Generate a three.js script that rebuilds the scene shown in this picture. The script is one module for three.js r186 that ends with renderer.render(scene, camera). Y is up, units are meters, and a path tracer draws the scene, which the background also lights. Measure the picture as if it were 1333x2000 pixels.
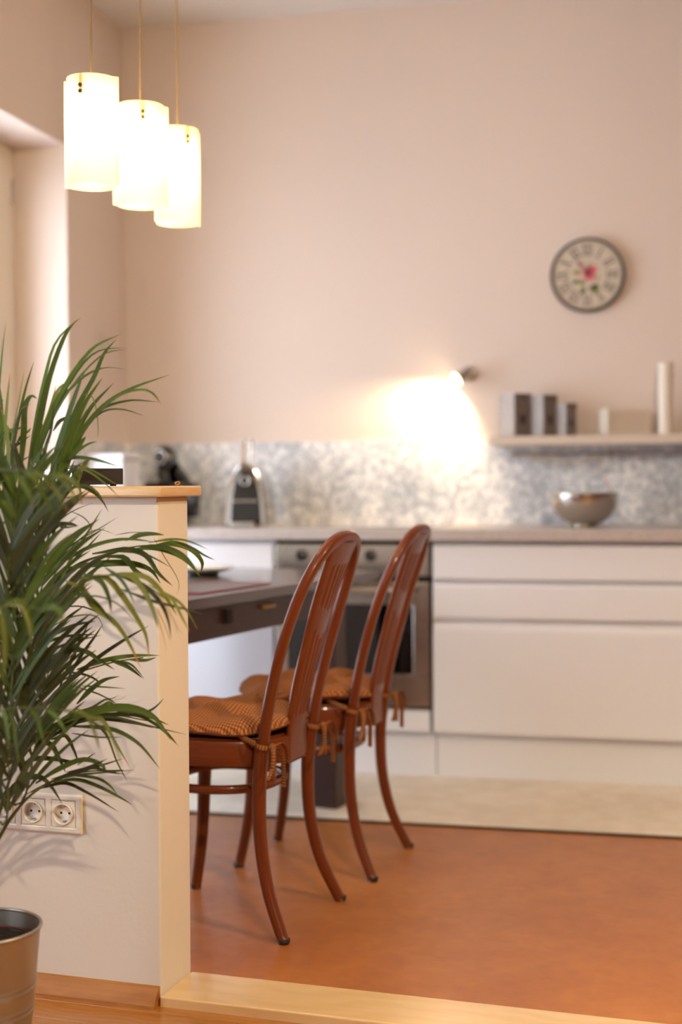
import * as THREE from 'three';
import { RoundedBoxGeometry } from 'three/addons/geometries/RoundedBoxGeometry.js';
import { mergeGeometries, toCreasedNormals } from 'three/addons/utils/BufferGeometryUtils.js';
import { RectAreaLightUniformsLib } from 'three/addons/lights/RectAreaLightUniformsLib.js';

RectAreaLightUniformsLib.init();
const scene = new THREE.Scene();
const renderer = new THREE.WebGLRenderer({ antialias: true });
renderer.toneMapping = THREE.LinearToneMapping;
renderer.toneMappingExposure = 0.94;
renderer.shadowMap.enabled = true;

// ---------- camera: 50 mm lens, wide open, focused on the end of the half wall ----------
const FOCAL = 2800;                                   // focal length in pixels of a 1333 x 2000 frame
const camera = new THREE.PerspectiveCamera(2 * Math.atan(1000 / FOCAL) * 180 / Math.PI, 1333 / 2000, 0.05, 60);
camera.position.set(0, 1.07, 0);
camera.rotation.order = 'YXZ';
camera.rotation.set(-Math.atan(60 / FOCAL), 0, -0.005);
camera.focus = 2.93;
camera.userData.fStop = 1.6;
camera.updateMatrixWorld(true);

// ---------- light ----------
scene.background = new THREE.Color().setRGB(0.78, 0.86, 0.98);   // overcast sky outside the two windows of the outer wall
scene.backgroundIntensity = 9.8;
const WARM = new THREE.Color().setRGB(1.0, 0.81, 0.57);
const SIDE = new THREE.Color().setRGB(1.0, 0.73, 0.40);
const BULB = new THREE.Color().setRGB(1.0, 0.76, 0.46);
const ROOM_LAMP = 21, SIDE_LAMP = 12.5, PENDANT = 0.22, WALL_SPOT = 2.0, WALL_GLOW = 0.05;

// ---------- frames of reference ----------
const RAD = Math.PI / 180;
class Frame {
  constructor(x, y, z, deg) { this.o = new THREE.Vector3(x, y, z); this.turn = deg * RAD; this.q = new THREE.Quaternion().setFromAxisAngle(new THREE.Vector3(0, 1, 0), this.turn); }
  at(a, h, b) { return new THREE.Vector3(a, h, b).applyQuaternion(this.q).add(this.o); }
}
const K = new Frame(-0.881, 0.02, -5.887, -13.5);     // kitchen: a along the back wall, h above the lino, b out from the wall
const H = new Frame(-0.373, 0, -2.915, -18);          // half wall: its free front corner
const T = new Frame(-0.385, 0.77, -3.655, -24);       // table: a point of the long edge of its top
const ray = (x, y, d) => {                            // the point d metres deep behind a place in the photograph, to measure things from it
  const v = new THREE.Vector3((x - 666.5) / FOCAL, (1000 - y) / FOCAL, -1).applyQuaternion(camera.quaternion);
  return v.multiplyScalar(d / -v.z).add(camera.position);
};

// ---------- helpers ----------
let seed = 7;
const rnd = (a = 1, b) => { seed = (seed * 1664525 + 1013904223) >>> 0; const r = seed / 4294967296; return b === undefined ? r * a : a + r * (b - a); };
const names = new Map();
const numbered = (n) => { const k = names.get(n) || 0; names.set(n, k + 1); return k ? n + '_' + String(k).padStart(3, '0') : n; };
function mesh(name, geo, mat, parent) {
  const g = Array.isArray(geo) ? join(geo) : geo;
  const m = new THREE.Mesh(g, mat); m.name = name; m.castShadow = m.receiveShadow = true; if (parent) parent.add(m); return m;
}
function join(list) {
  return list.length === 1 ? list[0] : mergeGeometries(list.map((g) => { g = g.index ? g.toNonIndexed() : g; for (const k of Object.keys(g.attributes)) if (!['position', 'normal', 'uv'].includes(k)) g.deleteAttribute(k); return g; }));
}
function tag(o, label, category, group) { o.userData.label = label; o.userData.category = category; if (group) o.userData.group = group; return o; }
function thing(name, label, category, pos, turn = 0, group) {
  const o = new THREE.Group(); o.name = numbered(name); o.position.copy(pos); o.rotation.y = turn; scene.add(o);
  return tag(o, label, category, group);
}
const kThing = (name, label, category, a, h, b, turn = 0, group) => thing(name, label, category, K.at(a, h, b), K.turn + turn, group);
function struct(name, geo, mat, frame, label) {
  const m = mesh(name, geo, mat, scene); if (frame) { m.position.copy(frame.o); m.rotation.y = frame.turn; }
  m.userData.kind = 'structure'; if (label) { m.userData.label = label; } return m;
}
// box from corner to corner
function bx(x0, x1, y0, y1, z0, z1, r = 0, seg = 2) {
  const w = x1 - x0, h = y1 - y0, d = z1 - z0;
  const g = r ? new RoundedBoxGeometry(w, h, d, seg, Math.min(r, w / 2.01, h / 2.01, d / 2.01)) : new THREE.BoxGeometry(w, h, d);
  g.translate((x0 + x1) / 2, (y0 + y1) / 2, (z0 + z1) / 2);
  return uvm(g);
}
// uv in metres by the way a face points
function uvm(g, k = 1) {
  const p = g.attributes.position, n = g.attributes.normal, uv = new Float32Array(p.count * 2);
  for (let i = 0; i < p.count; i++) {
    const ax = Math.abs(n.getX(i)), ay = Math.abs(n.getY(i)), az = Math.abs(n.getZ(i));
    const [u, v] = ay >= ax && ay >= az ? [p.getX(i), -p.getZ(i)] : ax >= az ? [p.getZ(i), p.getY(i)] : [p.getX(i), p.getY(i)];
    uv[i * 2] = u * k; uv[i * 2 + 1] = v * k;
  }
  g.setAttribute('uv', new THREE.BufferAttribute(uv, 2)); return g;
}
const cyl = (r0, r1, h, seg = 24) => new THREE.CylinderGeometry(r1, r0, h, seg);
const V = (x, y, z) => new THREE.Vector3(x, y, z);
function tube(pts, r, seg = 24, rad = 8) { return new THREE.TubeGeometry(new THREE.CatmullRomCurve3(pts.map((p) => p.isVector3 ? p : V(...p))), seg, r, rad); }
// sweep an oval along points; rx, ry half sizes (numbers or functions of t); side: a vector kept as the rx direction
function sweep(pts, rx, ry, side, seg = 40, rad = 14, closed = false) {
  const c = new THREE.CatmullRomCurve3(pts.map((p) => V(...p)), closed, 'centripetal'), pos = [], idx = [], uv = [];
  const f = (q, t) => typeof q === 'function' ? q(t) : q, len = c.getLength();
  for (let i = 0; i <= seg; i++) {
    const t = i / seg, p = c.getPointAt(t), tan = c.getTangentAt(t);
    const n = (typeof side === 'function' ? side(t, tan) : side).clone(); n.addScaledVector(tan, -n.dot(tan)).normalize();
    const b = tan.clone().cross(n);
    for (let j = 0; j <= rad; j++) {
      const a = j / rad * 2 * Math.PI, cs = Math.cos(a), sn = Math.sin(a), e = 0.72;
      const q = p.clone().addScaledVector(n, f(rx, t) * Math.sign(cs) * Math.abs(cs) ** e).addScaledVector(b, f(ry, t) * Math.sign(sn) * Math.abs(sn) ** e);
      pos.push(q.x, q.y, q.z); uv.push(j / rad * 0.09, t * len);
    }
  }
  const w = rad + 1;
  for (let i = 0; i < seg; i++) for (let j = 0; j < rad; j++) { const k = i * w + j; idx.push(k, k + w, k + 1, k + 1, k + w, k + w + 1); }
  if (!closed) for (const [row, flip] of [[0, 0], [seg, 1]]) {
    const base = pos.length / 3, p = c.getPointAt(row / seg); pos.push(p.x, p.y, p.z); uv.push(0, 0);
    for (let j = 0; j < rad; j++) { const k = row * w + j; flip ? idx.push(base, k, k + 1) : idx.push(base, k + 1, k); }
  }
  const g = new THREE.BufferGeometry(); g.setAttribute('position', new THREE.Float32BufferAttribute(pos, 3)); g.setAttribute('uv', new THREE.Float32BufferAttribute(uv, 2)); g.setIndex(idx); g.computeVertexNormals(); return g;
}
function lathe(pts, seg = 48) { return new THREE.LatheGeometry(pts.map(([x, y]) => new THREE.Vector2(x, y)), seg); }
function extrude(pts, depth, bevel = 0, seg = 2) {
  const s = Array.isArray(pts) ? new THREE.Shape(pts.map(([x, y]) => new THREE.Vector2(x, y))) : pts;
  const g = new THREE.ExtrudeGeometry(s, { depth, bevelEnabled: bevel > 0, bevelSize: bevel, bevelThickness: bevel, bevelOffset: -bevel, bevelSegments: seg, curveSegments: 24 });
  return uvm(g);
}

// ---------- procedural textures ----------
function noise2(per, s0) {                              // tiling value noise of a given period
  const N = per, t = new Float32Array(N * N); let s = s0 * 9301 + 49297;
  for (let i = 0; i < N * N; i++) { s = (s * 1664525 + 1013904223) >>> 0; t[i] = s / 4294967296; }
  return (x, y) => { x = ((x % 1) + 1) % 1 * N; y = ((y % 1) + 1) % 1 * N; const i = Math.floor(x), j = Math.floor(y); let u = x - i, v = y - j; u = u * u * (3 - 2 * u); v = v * v * (3 - 2 * v);
    const g = (a, b) => t[((b + N) % N) * N + ((a + N) % N)]; return (g(i, j) * (1 - u) + g(i + 1, j) * u) * (1 - v) + (g(i, j + 1) * (1 - u) + g(i + 1, j + 1) * u) * v; };
}
function fbm(base, oct, s) { const ns = []; for (let i = 0; i < oct; i++) ns.push(noise2(base * 2 ** i, s + i)); return (x, y) => { let v = 0, a = 0.5, w = 0; for (const n of ns) { v += a * n(x, y); w += a; a *= 0.55; } return v / w; }; }
function tex(size, fn, metres, srgb = true) {
  const d = new Uint8Array(size * size * 4);
  for (let j = 0; j < size; j++) for (let i = 0; i < size; i++) { const c = fn(i / size, j / size), k = (j * size + i) * 4; for (let q = 0; q < 3; q++) d[k + q] = Math.max(0, Math.min(255, c[q] ?? c[0])); d[k + 3] = 255; }
  const t = new THREE.DataTexture(d, size, size); t.wrapS = t.wrapT = THREE.RepeatWrapping; t.magFilter = THREE.LinearFilter; t.minFilter = THREE.LinearMipmapLinearFilter; t.generateMipmaps = true;
  if (srgb) t.colorSpace = THREE.SRGBColorSpace; const [mx, my] = Array.isArray(metres) ? metres : [metres, metres]; t.repeat.set(1 / mx, 1 / my); t.needsUpdate = true; return t;
}
const lerp3 = (a, b, t) => [a[0] + (b[0] - a[0]) * t, a[1] + (b[1] - a[1]) * t, a[2] + (b[2] - a[2]) * t];
const std = (o) => new THREE.MeshStandardMaterial(o), phy = (o) => new THREE.MeshPhysicalMaterial(o);

const fA = fbm(6, 5, 3), fB = fbm(24, 4, 11), fC = fbm(3, 4, 29), fD = fbm(64, 2, 5);
const plasterBump = tex(512, (u, v) => [255 * (0.6 * fB(u, v) + 0.4 * fD(u, v))], 0.5, false);
const linoMap = tex(1024, (u, v) => { const t = 0.5 * fA(u, v) + 0.3 * fB(u, v) + 0.2 * fD(u, v); const c = lerp3([162, 94, 36], [184, 115, 50], Math.min(1, Math.max(0, (t - 0.3) * 2.5))); return c.map((q) => q + (fD(v, u) - 0.5) * 8); }, 1.6);
const linoPale = tex(512, (u, v) => { const t = 0.5 * fA(v, u) + 0.5 * fB(u, v); return lerp3([218, 202, 180], [236, 224, 206], Math.min(1, Math.max(0, (t - 0.3) * 2.5))); }, 1.2);
const splashMap = tex(1024, (u, v) => { const big = fC(u, v), mid = fB(u, v), fine = fD(u, v); const q = Math.max(0, Math.min(1, (0.45 * mid + 0.35 * big + 0.2 * fine - 0.36) * 3.4)); return lerp3([180, 186, 196], [251, 252, 254], q).map((c) => c + (fine - 0.5) * 40); }, 0.5);
const topMap = tex(512, (u, v) => { const q = fD(u, v); return lerp3([168, 158, 154], [206, 198, 194], q); }, 0.25);
const grain = (a, b, sz, k = 1) => tex(512, (u, v) => { const w = fC(u, v * 0.5) * 0.7 + fA(u * 1, v); const r = 0.5 + 0.5 * Math.sin((v * 16 + w * 2.4) * Math.PI * 2); const f = noiseStreak(u, v); return lerp3(a, b, 0.45 * r * k + 0.55 * f); }, sz);
const ns1 = noise2(128, 77), ns2 = noise2(8, 78);
const noiseStreak = (u, v) => { let s = 0; for (let i = 0; i < 4; i++) s += ns1(u * 0.04 + i * 0.13 + ns2(u, v) * 0.01, v + i * 0.001); return s / 4; };
const pineMap = grain([172, 112, 44], [202, 144, 70], [0.9, 0.35]);
const capMap = grain([216, 172, 112], [234, 196, 138], [0.8, 0.3]);
const thresholdMap = grain([224, 187, 134], [233, 199, 148], [1.6, 0.9]);
const darkWood = grain([44, 20, 15], [60, 29, 21], [0.7, 0.25]);
const chairMap = tex(256, (u, v) => { const f = noiseStreak(v, u); return lerp3([82, 32, 9], [134, 63, 21], f); }, [0.12, 0.5]);
const clothMap = tex(256, (u, v) => {                    // small brown and amber check
  const n = 8, a = Math.floor(u * n * 2) % 2, b = Math.floor(v * n * 2) % 2, s = fD(u, v) * 26;
  const c = a && b ? [192, 128, 70] : a || b ? [142, 84, 44] : [98, 54, 32]; return c.map((q) => q + s - 13);
}, 0.058);
const clothBump = tex(128, (u, v) => [128 + 60 * Math.sin(u * 201) * Math.sin(v * 201)], 0.04, false);
const brushed = tex(256, (u, v) => [150 + 60 * ns1(u * 0.05, v)], [0.3, 0.1], false);

const M = {
  wall: std({ color: 0xe6d7cc, roughness: 0.92, bumpMap: plasterBump, bumpScale: 0.0006 }),
  half: std({ color: 0xe4dcd1, roughness: 0.75, bumpMap: plasterBump, bumpScale: 0.0005 }),
  livingWall: std({ color: 0x7d5442, roughness: 0.9, bumpMap: plasterBump, bumpScale: 0.0006 }),  // unseen walls, coloured dark to cut the bounced light
  ceiling: std({ color: 0xe8e4de, roughness: 0.95 }),
  lino: phy({ map: linoMap, roughness: 0.45, clearcoat: 0.22, clearcoatRoughness: 0.28 }),
  linoPale: std({ map: linoPale, roughness: 0.5 }),
  splash: std({ map: splashMap, roughness: 0.35 }),
  worktop: std({ map: topMap, roughness: 0.3 }),
  white: phy({ color: 0xe4e5ec, roughness: 0.35, clearcoat: 0.4, clearcoatRoughness: 0.2 }),
  joint: std({ color: 0x3a241a, roughness: 0.9 }),
  pine: phy({ map: pineMap, roughness: 0.32, clearcoat: 0.5, clearcoatRoughness: 0.2 }),
  pine2: phy({ map: pineMap, color: 0xe8dccb, roughness: 0.32, clearcoat: 0.5, clearcoatRoughness: 0.2 }),
  base: std({ map: pineMap, color: 0xe6dccf, roughness: 0.5 }),
  cap: phy({ map: capMap, roughness: 0.3, clearcoat: 0.5, clearcoatRoughness: 0.15 }),
  threshold: phy({ map: thresholdMap, roughness: 0.25, clearcoat: 0.6, clearcoatRoughness: 0.12 }),
  table: phy({ map: darkWood, roughness: 0.5, clearcoat: 0.12, clearcoatRoughness: 0.3 }),
  tableTop: phy({ map: darkWood, roughness: 0.3, clearcoat: 0.9, clearcoatRoughness: 0.16 }),
  chair: phy({ map: chairMap, roughness: 0.42, clearcoat: 0.32, clearcoatRoughness: 0.12, specularIntensity: 0.6 }),
  cloth: std({ map: clothMap, roughness: 0.95, bumpMap: clothBump, bumpScale: 0.0008 }),
  steel: std({ color: 0xcac4bc, metalness: 1, roughness: 0.34, roughnessMap: brushed }),
  chrome: std({ color: 0xd6d4d0, metalness: 1, roughness: 0.12 }),
  zinc: std({ color: 0xb8b2aa, metalness: 0.92, roughness: 0.4 }),
  black: phy({ color: 0x0c0b0c, roughness: 0.25, clearcoat: 0.7, clearcoatRoughness: 0.1 }),
  matte: std({ color: 0x17130f, roughness: 0.7 }),
  glassBlack: phy({ color: 0x060608, roughness: 0.08, clearcoat: 1, clearcoatRoughness: 0.05 }),
  plastic: phy({ color: 0xeee6d8, roughness: 0.3, clearcoat: 0.3 }),
  frame: std({ color: 0xeadfce, roughness: 0.5 }),
  pane: phy({ color: 0xffffff, transmission: 1, thickness: 0, roughness: 0, ior: 1.45 }),
  soil: std({ color: 0x1e0f0a, roughness: 1, bumpMap: plasterBump, bumpScale: 0.006 }),
  cable: std({ color: 0x9a8258, roughness: 0.6 }),
};

// ================= structure =================
const CEIL = 2.895, RW = 4.9, FW = 8.0;
struct('wall_back', bx(-0.5, RW + 0.2, -0.2, CEIL + 0.2, -0.2, 0), M.wall, K);
struct('wall_right', bx(RW, RW + 0.2, -0.2, CEIL + 0.2, -0.2, FW + 0.2), M.livingWall, K);
struct('wall_front', bx(-0.5, RW + 0.2, -0.2, CEIL + 0.2, FW, FW + 0.2), M.livingWall, K);
struct('ceiling', bx(-0.5, RW + 0.2, CEIL, CEIL + 0.2, -0.2, FW + 0.2), M.ceiling, K);
// outer wall with two deep window niches
const NI = [[0.563, 2.35, 0.10, 2.30], [3.62, 5.35, 0.25, 2.40]], TH = 0.42, REC = 0.21;
{
  const g = []; let b = -0.2;
  for (const [b0, b1, h0, h1] of NI) { g.push(bx(-TH, 0, -0.2, CEIL + 0.2, b, b0), bx(-TH, 0, -0.2, h0, b0, b1), bx(-TH, 0, h1, CEIL + 0.2, b0, b1)); b = b1; }
  g.push(bx(-TH, 0, -0.2, CEIL + 0.2, b, FW + 0.2));
  struct('wall_left', g, M.wall, K);
}
NI.forEach(([b0, b1, h0, h1], n) => {
  const w = struct('window_' + (n + 1), [bx(-REC - 0.07, -REC, h0, h1, b0, b0 + 0.055, 0.006), bx(-REC - 0.07, -REC, h0, h1, b1 - 0.055, b1, 0.006), bx(-REC - 0.07, -REC, h1 - 0.055, h1, b0 + 0.05, b1 - 0.05, 0.006), bx(-REC - 0.07, -REC, h0, h0 + 0.055, b0 + 0.05, b1 - 0.05, 0.006), bx(-REC - 0.07, -REC, h0, h1, (b0 + b1) / 2 - 0.03, (b0 + b1) / 2 + 0.03, 0.006)], M.frame, K);
  mesh('window_sill', bx(-REC, 0.03, h0 - 0.03, h0 + 0.004, b0 + 0.003, b1 - 0.003, 0.006), M.frame, w);
  const mid = (b0 + b1) / 2;
  for (const [s0, s1, hingeAt] of [[b0 + 0.05, mid - 0.025, b0 + 0.05], [mid + 0.025, b1 - 0.05, b1 - 0.05]]) {
    const st = 0.125, x0 = -REC - 0.045, x1 = -REC + 0.014, y0 = h0 + 0.05, y1 = h1 - 0.05;
    const sash = mesh('sash', [bx(x0, x1, y0, y1, s0, s0 + st, 0.012, 3), bx(x0, x1, y0, y1, s1 - st, s1, 0.012, 3), bx(x0, x1, y1 - st, y1, s0 + st - 0.01, s1 - st + 0.01, 0.012, 3), bx(x0, x1, y0, y0 + st, s0 + st - 0.01, s1 - st + 0.01, 0.012, 3)], M.frame, w);
    mesh('pane', bx(-0.002, 0.002, 0, y1 - y0 - 2 * st + 0.02, 0, s1 - s0 - 2 * st + 0.02).translate(-REC - 0.015, y0 + st - 0.01, s0 + st - 0.01), M.pane, sash);
    for (const hy of [y1 - 0.12, y0 + 0.12]) { const h = cyl(0.008, 0.008, 0.09, 12); h.translate(-REC + 0.012, hy, hingeAt + (hingeAt === s0 ? -0.004 : 0.004)); mesh('hinge', h, M.zinc, sash); }
  }
});
// floors
struct('floor', bx(-0.5, RW + 0.2, -0.2, -0.032, -0.2, FW + 0.2), M.joint, K);
{
  const fl = scene.getObjectByName('floor');              // boards of the living room, parallel to the half wall
  const rel = H.turn - K.turn, o = K.at(0, 0, 0);
  const pw = 0.088, mats = [M.pine, M.pine2];
  const holder = (z, x0, x1, m) => {
    const p = mesh('plank', bx(x0, x1, -0.03, 0, z, z + pw - 0.0018, 0.002), m);
    const wp = H.o.clone().sub(new THREE.Vector3(K.o.x, K.o.y, K.o.z)).applyQuaternion(K.q.clone().invert());
    p.position.copy(wp); p.rotation.y = rel; fl.add(p);
  };
  for (let i = 0; i < 38; i++) {
    const z = -0.16 + 0.03 + i * pw; let x = -2.4 + (i % 3) * -0.0; let cuts = [x, -0.9 + rnd(-0.5, 0.35), 1.1 + rnd(-0.5, 0.5), 3.2];
    for (let k = 0; k < 3; k++) holder(z, cuts[k] + 0.0008, cuts[k + 1] - 0.0008, mats[(i * 2 + k) % 2]);
  }
}
// lino of the kitchen: one sheet up to the threshold, a paler strip along the units
{
  const inv = K.q.clone().invert(), L = (p) => p.clone().sub(K.o).applyQuaternion(inv);
  const e0 = L(H.at(-1.35, 0, -0.145)), e1 = L(H.at(3.3, 0, -0.145));
  const bAt = (a) => e0.z + (e1.z - e0.z) * (a - e0.x) / (e1.x - e0.x);
  const s = [[0, 1.242], [RW, 1.242], [RW, bAt(RW)], [0, bAt(0)]];
  const g = extrude(s.map(([a, b]) => [a, -b]), 0.051); g.rotateX(-Math.PI / 2); g.translate(0, -0.051, 0);
  struct('floor_kitchen', uvm(g), M.lino, K);
  struct('floor_strip', bx(0, RW, -0.051, 0.006, 0, 1.228), M.linoPale, K);
  struct('trim_3', bx(0, RW, -0.03, 0.0058, 1.2285, 1.2418, 0.001), M.joint, K, 'dark strip between the two floor coverings');  // dark line along the step between the two sheets
}
// half wall with its wooden cap, baseboard and threshold
struct('wall_divider', bx(-1.45, 0, -0.03, 1.04, -0.15, 0, 0.005, 3), M.half, H);
{
  struct('trim_1', bx(-1.45, 0.022, 1.04, 1.062, -0.175, 0.03, 0.005, 3), M.cap, H, 'pale varnished board capping the half wall');
  const pr = extrude([[0, 0], [-0.032, 0], [-0.031, 0.006], [-0.01, 0.036], [0, 0.038]], 1.447, 0.0006); pr.rotateY(Math.PI / 2); pr.translate(-1.45, 0, 0.0008);
  struct('baseboard_divider', uvm(pr), M.base, H);
  struct('trim_2', bx(0.001, 3.3, -0.03, 0.021, -0.147, 0.012, 0.004, 3), M.threshold, H, 'pale wooden threshold board between the two floors');
}
// ================= kitchen units =================
const gapH = 0.842;
{
  const t = kThing('base_cabinet', 'white base cabinet between the oven and the dining table', 'cabinet', 0, 0, 0);
  mesh('body', bx(0.005, 0.795, 0.165, 0.84, 0.01, 0.555), M.white, t);
  mesh('drawer_front', bx(0.21, 0.792, 0.712, 0.828, 0.556, 0.578, 0.004), M.white, t);
  mesh('door', bx(0.21, 0.792, 0.168, 0.694, 0.556, 0.578, 0.004), M.white, t);
}
{
  const t = kThing('drawer_cabinet', 'wide white drawer cabinet with three handleless fronts beside the oven', 'cabinet', 0, 0, 0);
  mesh('body', bx(1.37, 2.575, 0.165, 0.84, 0.01, 0.555), M.white, t);
  const fr = (h0, h1, curl) => {
    // front panel with a rolled finger grip along its upper edge
    const s = [[0, h0 + 0.003], [-0.003, h0], [-0.02, h0], [-0.023, h0 + 0.004], [-0.023, h1 - curl], [-0.0205, h1 - curl * 0.45], [-0.014, h1 - 0.003], [-0.006, h1], [0, h1]];
    const g = extrude(s, 1.199, 0.001); g.rotateY(Math.PI / 2); // along +a with depth to +b
    g.computeBoundingBox(); const bb = g.boundingBox; g.translate(1.374 - bb.min.x, 0, 0.556 - bb.min.z);
    return g;
  };
  mesh('drawer_front', fr(0.706, 0.830, 0.012), M.white, t);
  mesh('drawer_front', fr(0.570, 0.692, 0.012), M.white, t);
  mesh('drawer_front', fr(0.168, 0.552, 0.026), M.white, t);
}
{
  const t = kThing('drawer_cabinet', 'white drawer cabinet standing past the wide three front one', 'cabinet', 0, 0, 0);
  mesh('body', bx(2.58, 3.4, 0.165, 0.84, 0.01, 0.555), M.white, t);
  for (const [h0, h1] of [[0.706, 0.83], [0.57, 0.692], [0.168, 0.552]]) mesh('drawer_front', bx(2.582, 3.398, h0, h1, 0.556, 0.578, 0.004), M.white, t);
}
{
  const t = kThing('oven', 'built-in steel oven with dark glass door and black knobs behind the chairs', 'oven', 0.8, 0, 0);
  mesh('body', bx(0.003, 0.562, 0.246, 0.84, 0.02, 0.552), M.matte, t);
  const pn = mesh('control_panel', bx(0.004, 0.561, 0.716, 0.826, 0.553, 0.58, 0.003), M.steel, t);
  for (const x of [0.1, 0.19, 0.283, 0.352, 0.46]) { const k = cyl(0.019, 0.021, 0.006, 24); k.rotateX(Math.PI / 2); k.translate(x, 0.787, 0.583); const q = cyl(0.0165, 0.0145, 0.022, 24); q.rotateX(Math.PI / 2); q.translate(x, 0.787, 0.597); mesh('knob', [k, q, bx(x - 0.0025, x + 0.0025, 0.776, 0.803, 0.606, 0.612, 0.001)], M.black, pn); }
  const d = mesh('door', [bx(0.004, 0.561, 0.256, 0.37, 0.554, 0.58, 0.003), bx(0.004, 0.561, 0.615, 0.694, 0.554, 0.58, 0.003), bx(0.004, 0.048, 0.36, 0.62, 0.554, 0.58, 0.003), bx(0.502, 0.561, 0.36, 0.62, 0.554, 0.58, 0.003)], M.steel, t);
  mesh('window_glass', bx(0.045, 0.505, 0.366, 0.618, 0.556, 0.576), M.glassBlack, d);
  const hb = [tube([[0.05, 0.668, 0.62], [0.28, 0.668, 0.62], [0.515, 0.668, 0.62]], 0.009, 6, 14)];
  for (const x of [0.07, 0.495]) { const c = cyl(0.007, 0.007, 0.045, 12); c.rotateX(Math.PI / 2); c.translate(x, 0.668, 0.6); hb.push(c); }
  mesh('handle', hb, M.steel, d);
  mesh('filler_panel', bx(0.003, 0.562, 0.168, 0.243, 0.553, 0.576, 0.003), M.white, t);
}
struct('plinth', [bx(0.01, 1.376, 0.0, 0.163, 0.505, 0.53, 0.002), bx(1.379, 3.4, 0.0, 0.163, 0.505, 0.53, 0.002)], M.white, K, 'pale recessed plinth boards under the kitchen units');
tag(mesh('worktop', bx(0.004, 3.4, 0.842, 0.882, 0.002, 0.612, 0.006, 3), M.worktop, scene), 'long speckled beige grey worktop over the kitchen units', 'worktop');
{ const w = scene.getObjectByName('worktop'); w.position.copy(K.o); w.rotation.y = K.turn; }
struct('backsplash', [bx(0, RW, 0.8825, 1.207, 0, 0.008), bx(0, 0.008, 0.8825, 1.207, 0.008, 0.56)], M.splash, K, 'mottled grey splashback running along the worktop');
{
  const t = kThing('cooktop', 'flat black glass cooktop set into the worktop above the oven', 'cooktop', 1.08, 0.882, 0.31);
  mesh('glass_plate', bx(-0.28, 0.28, 0, 0.005, -0.23, 0.23, 0.002), M.glassBlack, t);
  mesh('steel_edge', [bx(-0.285, 0.285, 0, 0.006, 0.231, 0.236), bx(-0.285, 0.285, 0, 0.006, -0.236, -0.231)], M.steel, t);
}
// ---------- worktop things ----------
{
  const t = kThing('mixing_bowl', 'round brushed steel mixing bowl standing on the worktop under the shelf', 'bowl', 1.88, 0.882, 0.3);
  const prof = []; const R = 0.122; for (let i = 0; i <= 22; i++) { const a = i / 22 * Math.PI / 2; prof.push([Math.max(0.045, R * Math.sin(a) ** 0.85), 0.003 + 0.118 * (1 - Math.cos(a))]); }
  const inner = prof.slice().reverse().map(([x, y]) => [x - 0.0015, y + 0.0012]);
  mesh('bowl_body', lathe([[0, 0.003], ...prof, ...inner, [0, 0.0045]], 64), M.steel, t);
  const rim = new THREE.TorusGeometry(R, 0.0022, 8, 64); rim.rotateX(Math.PI / 2); rim.translate(0, 0.121, 0); mesh('rim', rim, M.steel, t);
  mesh('foot_ring', lathe([[0.04, 0], [0.05, 0], [0.048, 0.006], [0.04, 0.006], [0.04, 0]], 40), M.steel, t);
}
{
  const t = kThing('capsule_machine', 'arched silver capsule coffee machine with black front and raised lever', 'coffee machine', 0.614, 0.882, 0.26, 6 * RAD);
  const arch = (w, h, n = 26, p = 2.4) => { const o = []; for (let i = 0; i <= n; i++) { const a = Math.PI * i / n; o.push([w * Math.sign(Math.cos(a)) * Math.abs(Math.cos(a)) ** (2 / p), h * Math.max(0, Math.sin(a)) ** 0.95]); } return o; };
  const body = extrude(arch(0.081, 0.24), 0.2, 0.008, 3); body.translate(0, 0.0, -0.1); mesh('body', body, M.chrome, t);
  const front = extrude(arch(0.058, 0.205), 0.02, 0.004, 2); front.translate(0, 0.006, 0.092); mesh('front_panel', front, M.black, t);
  mesh('cup_shelf', bx(-0.052, 0.052, 0.092, 0.1, 0.11, 0.135, 0.002), M.steel, t);
  const tor = new THREE.TorusGeometry(0.017, 0.0035, 10, 32); tor.translate(0, 0.172, 0.117); mesh('emblem_ring', tor, M.chrome, t);
  mesh('drip_tray', bx(-0.045, 0.045, 0.002, 0.02, 0.1, 0.17, 0.006), M.chrome, t);
  const lv = mesh('lever', [tube([[-0.017, 0.2, 0.07], [-0.018, 0.27, 0.05], [-0.018, 0.318, 0.045]], 0.0055, 12, 10)], std({ color: 0xb08850, metalness: 0.6, roughness: 0.35 }), t);
  mesh('lever_arm', tube([[0.012, 0.2, 0.07], [0.012, 0.27, 0.05], [0.012, 0.318, 0.045]], 0.006, 12, 10), M.chrome, lv);
  for (const x of [-0.018, 0.012]) { const s = new THREE.SphereGeometry(0.0095, 16, 12); s.translate(x, 0.32, 0.045); mesh('knob', s, M.chrome, lv); }
}
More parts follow.
